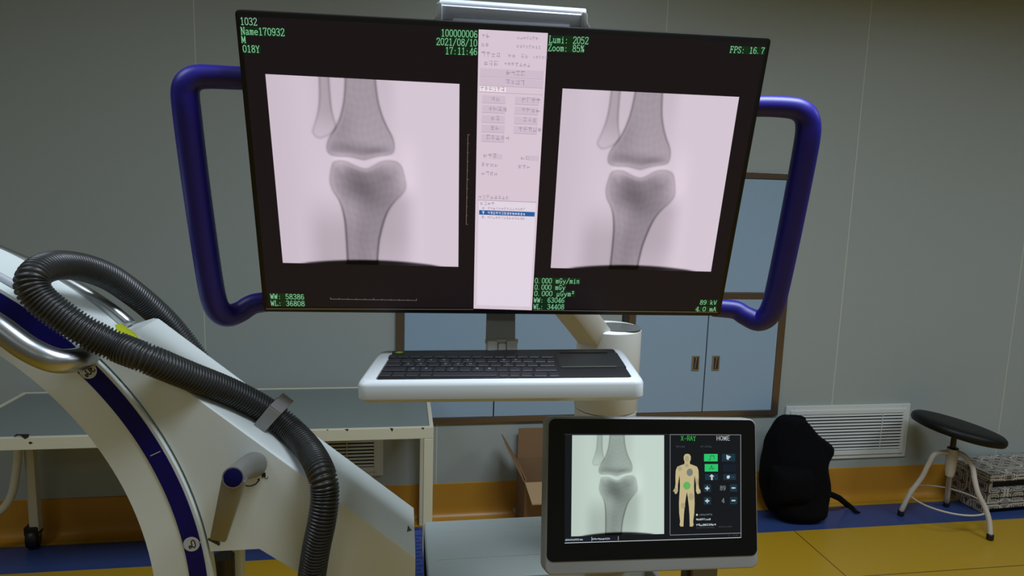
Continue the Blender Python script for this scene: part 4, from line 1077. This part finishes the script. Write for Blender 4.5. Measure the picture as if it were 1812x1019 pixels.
pscr(8, 978, 655, 10, 5, 70, .12); pscr(8, 960, 684, 11, 1, 71, .18); pscr(10, 960, 718, 12, 1, 72, .18); pscr(12, 962, 733, 9, 6, 73); pscr(9, 1094, 727, 9, 6, 74)
MS = [glow('panel outline', rgb(150, 152, 156)), glow('panel white print', rgb(196, 204, 208)), glow('panel green title', rgb(52, 170, 70)), glow('green soft key', rgb(44, 190, 104)), glow('dim teal soft key', rgb(20, 48, 62)), glow('panel grey digits', rgb(120, 128, 132)), glow('panel dim print', rgb(62, 66, 74)), glow('dark green icon', rgb(10, 74, 40)), glow('panel navy field', rgb(16, 24, 38))]
g.build('touch_controls', MS, ps)
# body diagram
half = [(905, 282), (918, 285), (926, 298), (926, 316), (920, 332), (922, 344), (945, 352), (964, 360), (973, 380), (975, 420), (974, 465), (978, 490), (988, 506), (984, 512), (978, 508), (979, 522), (968, 524), (960, 508), (960, 470), (954, 430), (950, 410), (948, 440), (947, 480), (950, 530), (952, 580), (950, 640), (944, 690), (947, 712), (940, 721), (924, 720), (924, 705), (922, 650), (918, 600), (911, 545), (905, 512)]
hw2 = [(2 * 905 - x, y) for x, y in half[::-1]][1:-1]
g = MB(); q = [pw(*cp(x - (y - 500) * .01, y), -.0015) for x, y in half + hw2]
g.prism(q, pn * .0002); g.mi = 1
def disc(x, y, rx, ry, mi): g.mi = mi; g.face([pw(*cp(x + rx * cos(2 * pi * k / 20), y + ry * sin(2 * pi * k / 20)), -.0019) for k in range(20)])
disc(904, 474, 22, 24, 1); disc(922, 394, 19, 23, 2); disc(930, 540, 16, 22, 3); disc(862, 372, 14, 14, 3); disc(881, 595, 13, 18, 3); disc(966, 450, 7, 22, 3); disc(903, 352, 12, 12, 3); disc(905, 312, 13, 18, 3); disc(838, 500, 7, 12, 3); disc(982, 512, 6, 9, 3)
g.build('body_diagram', [glow('pale skin tone figure', rgb(190, 176, 132)), glow('green marker dot', rgb(96, 176, 86)), glow('grey marker dot', rgb(118, 122, 116)), glow('dull tan marker', rgb(164, 158, 124))], ps)
# bracket holding the panel on the base
g = MB()
q0, q1 = pw(1226, 1012, .02), pw(1271, 1010, .02)
g.hull8([q0 + Vector((0, 0, -.16)), q1 + Vector((0, 0, -.16)), q1 + Vector((0, .03, -.16)), q0 + Vector((0, .03, -.16)), q0 + Vector((0, 0, .03)), q1 + Vector((0, 0, .03)), q1 + Vector((0, .03, .03)), q0 + Vector((0, .03, .03))], .004)
g.box((bxr + .001, q0.y - .01, q0.z - .22), (q1.x, byf + .03, q0.z - .155), .005)
g.mi = 1; s0, s1 = pw(1215, 1012, .03), pw(1225, 1012, .03); g.box((s0.x, s0.y, s0.z - .15), (s1.x, s0.y + .02, s0.z + .01))
g.build('support_bracket', [mat('dark grey bracket', rgb(112, 114, 108), .45, .2), M_dark], t)
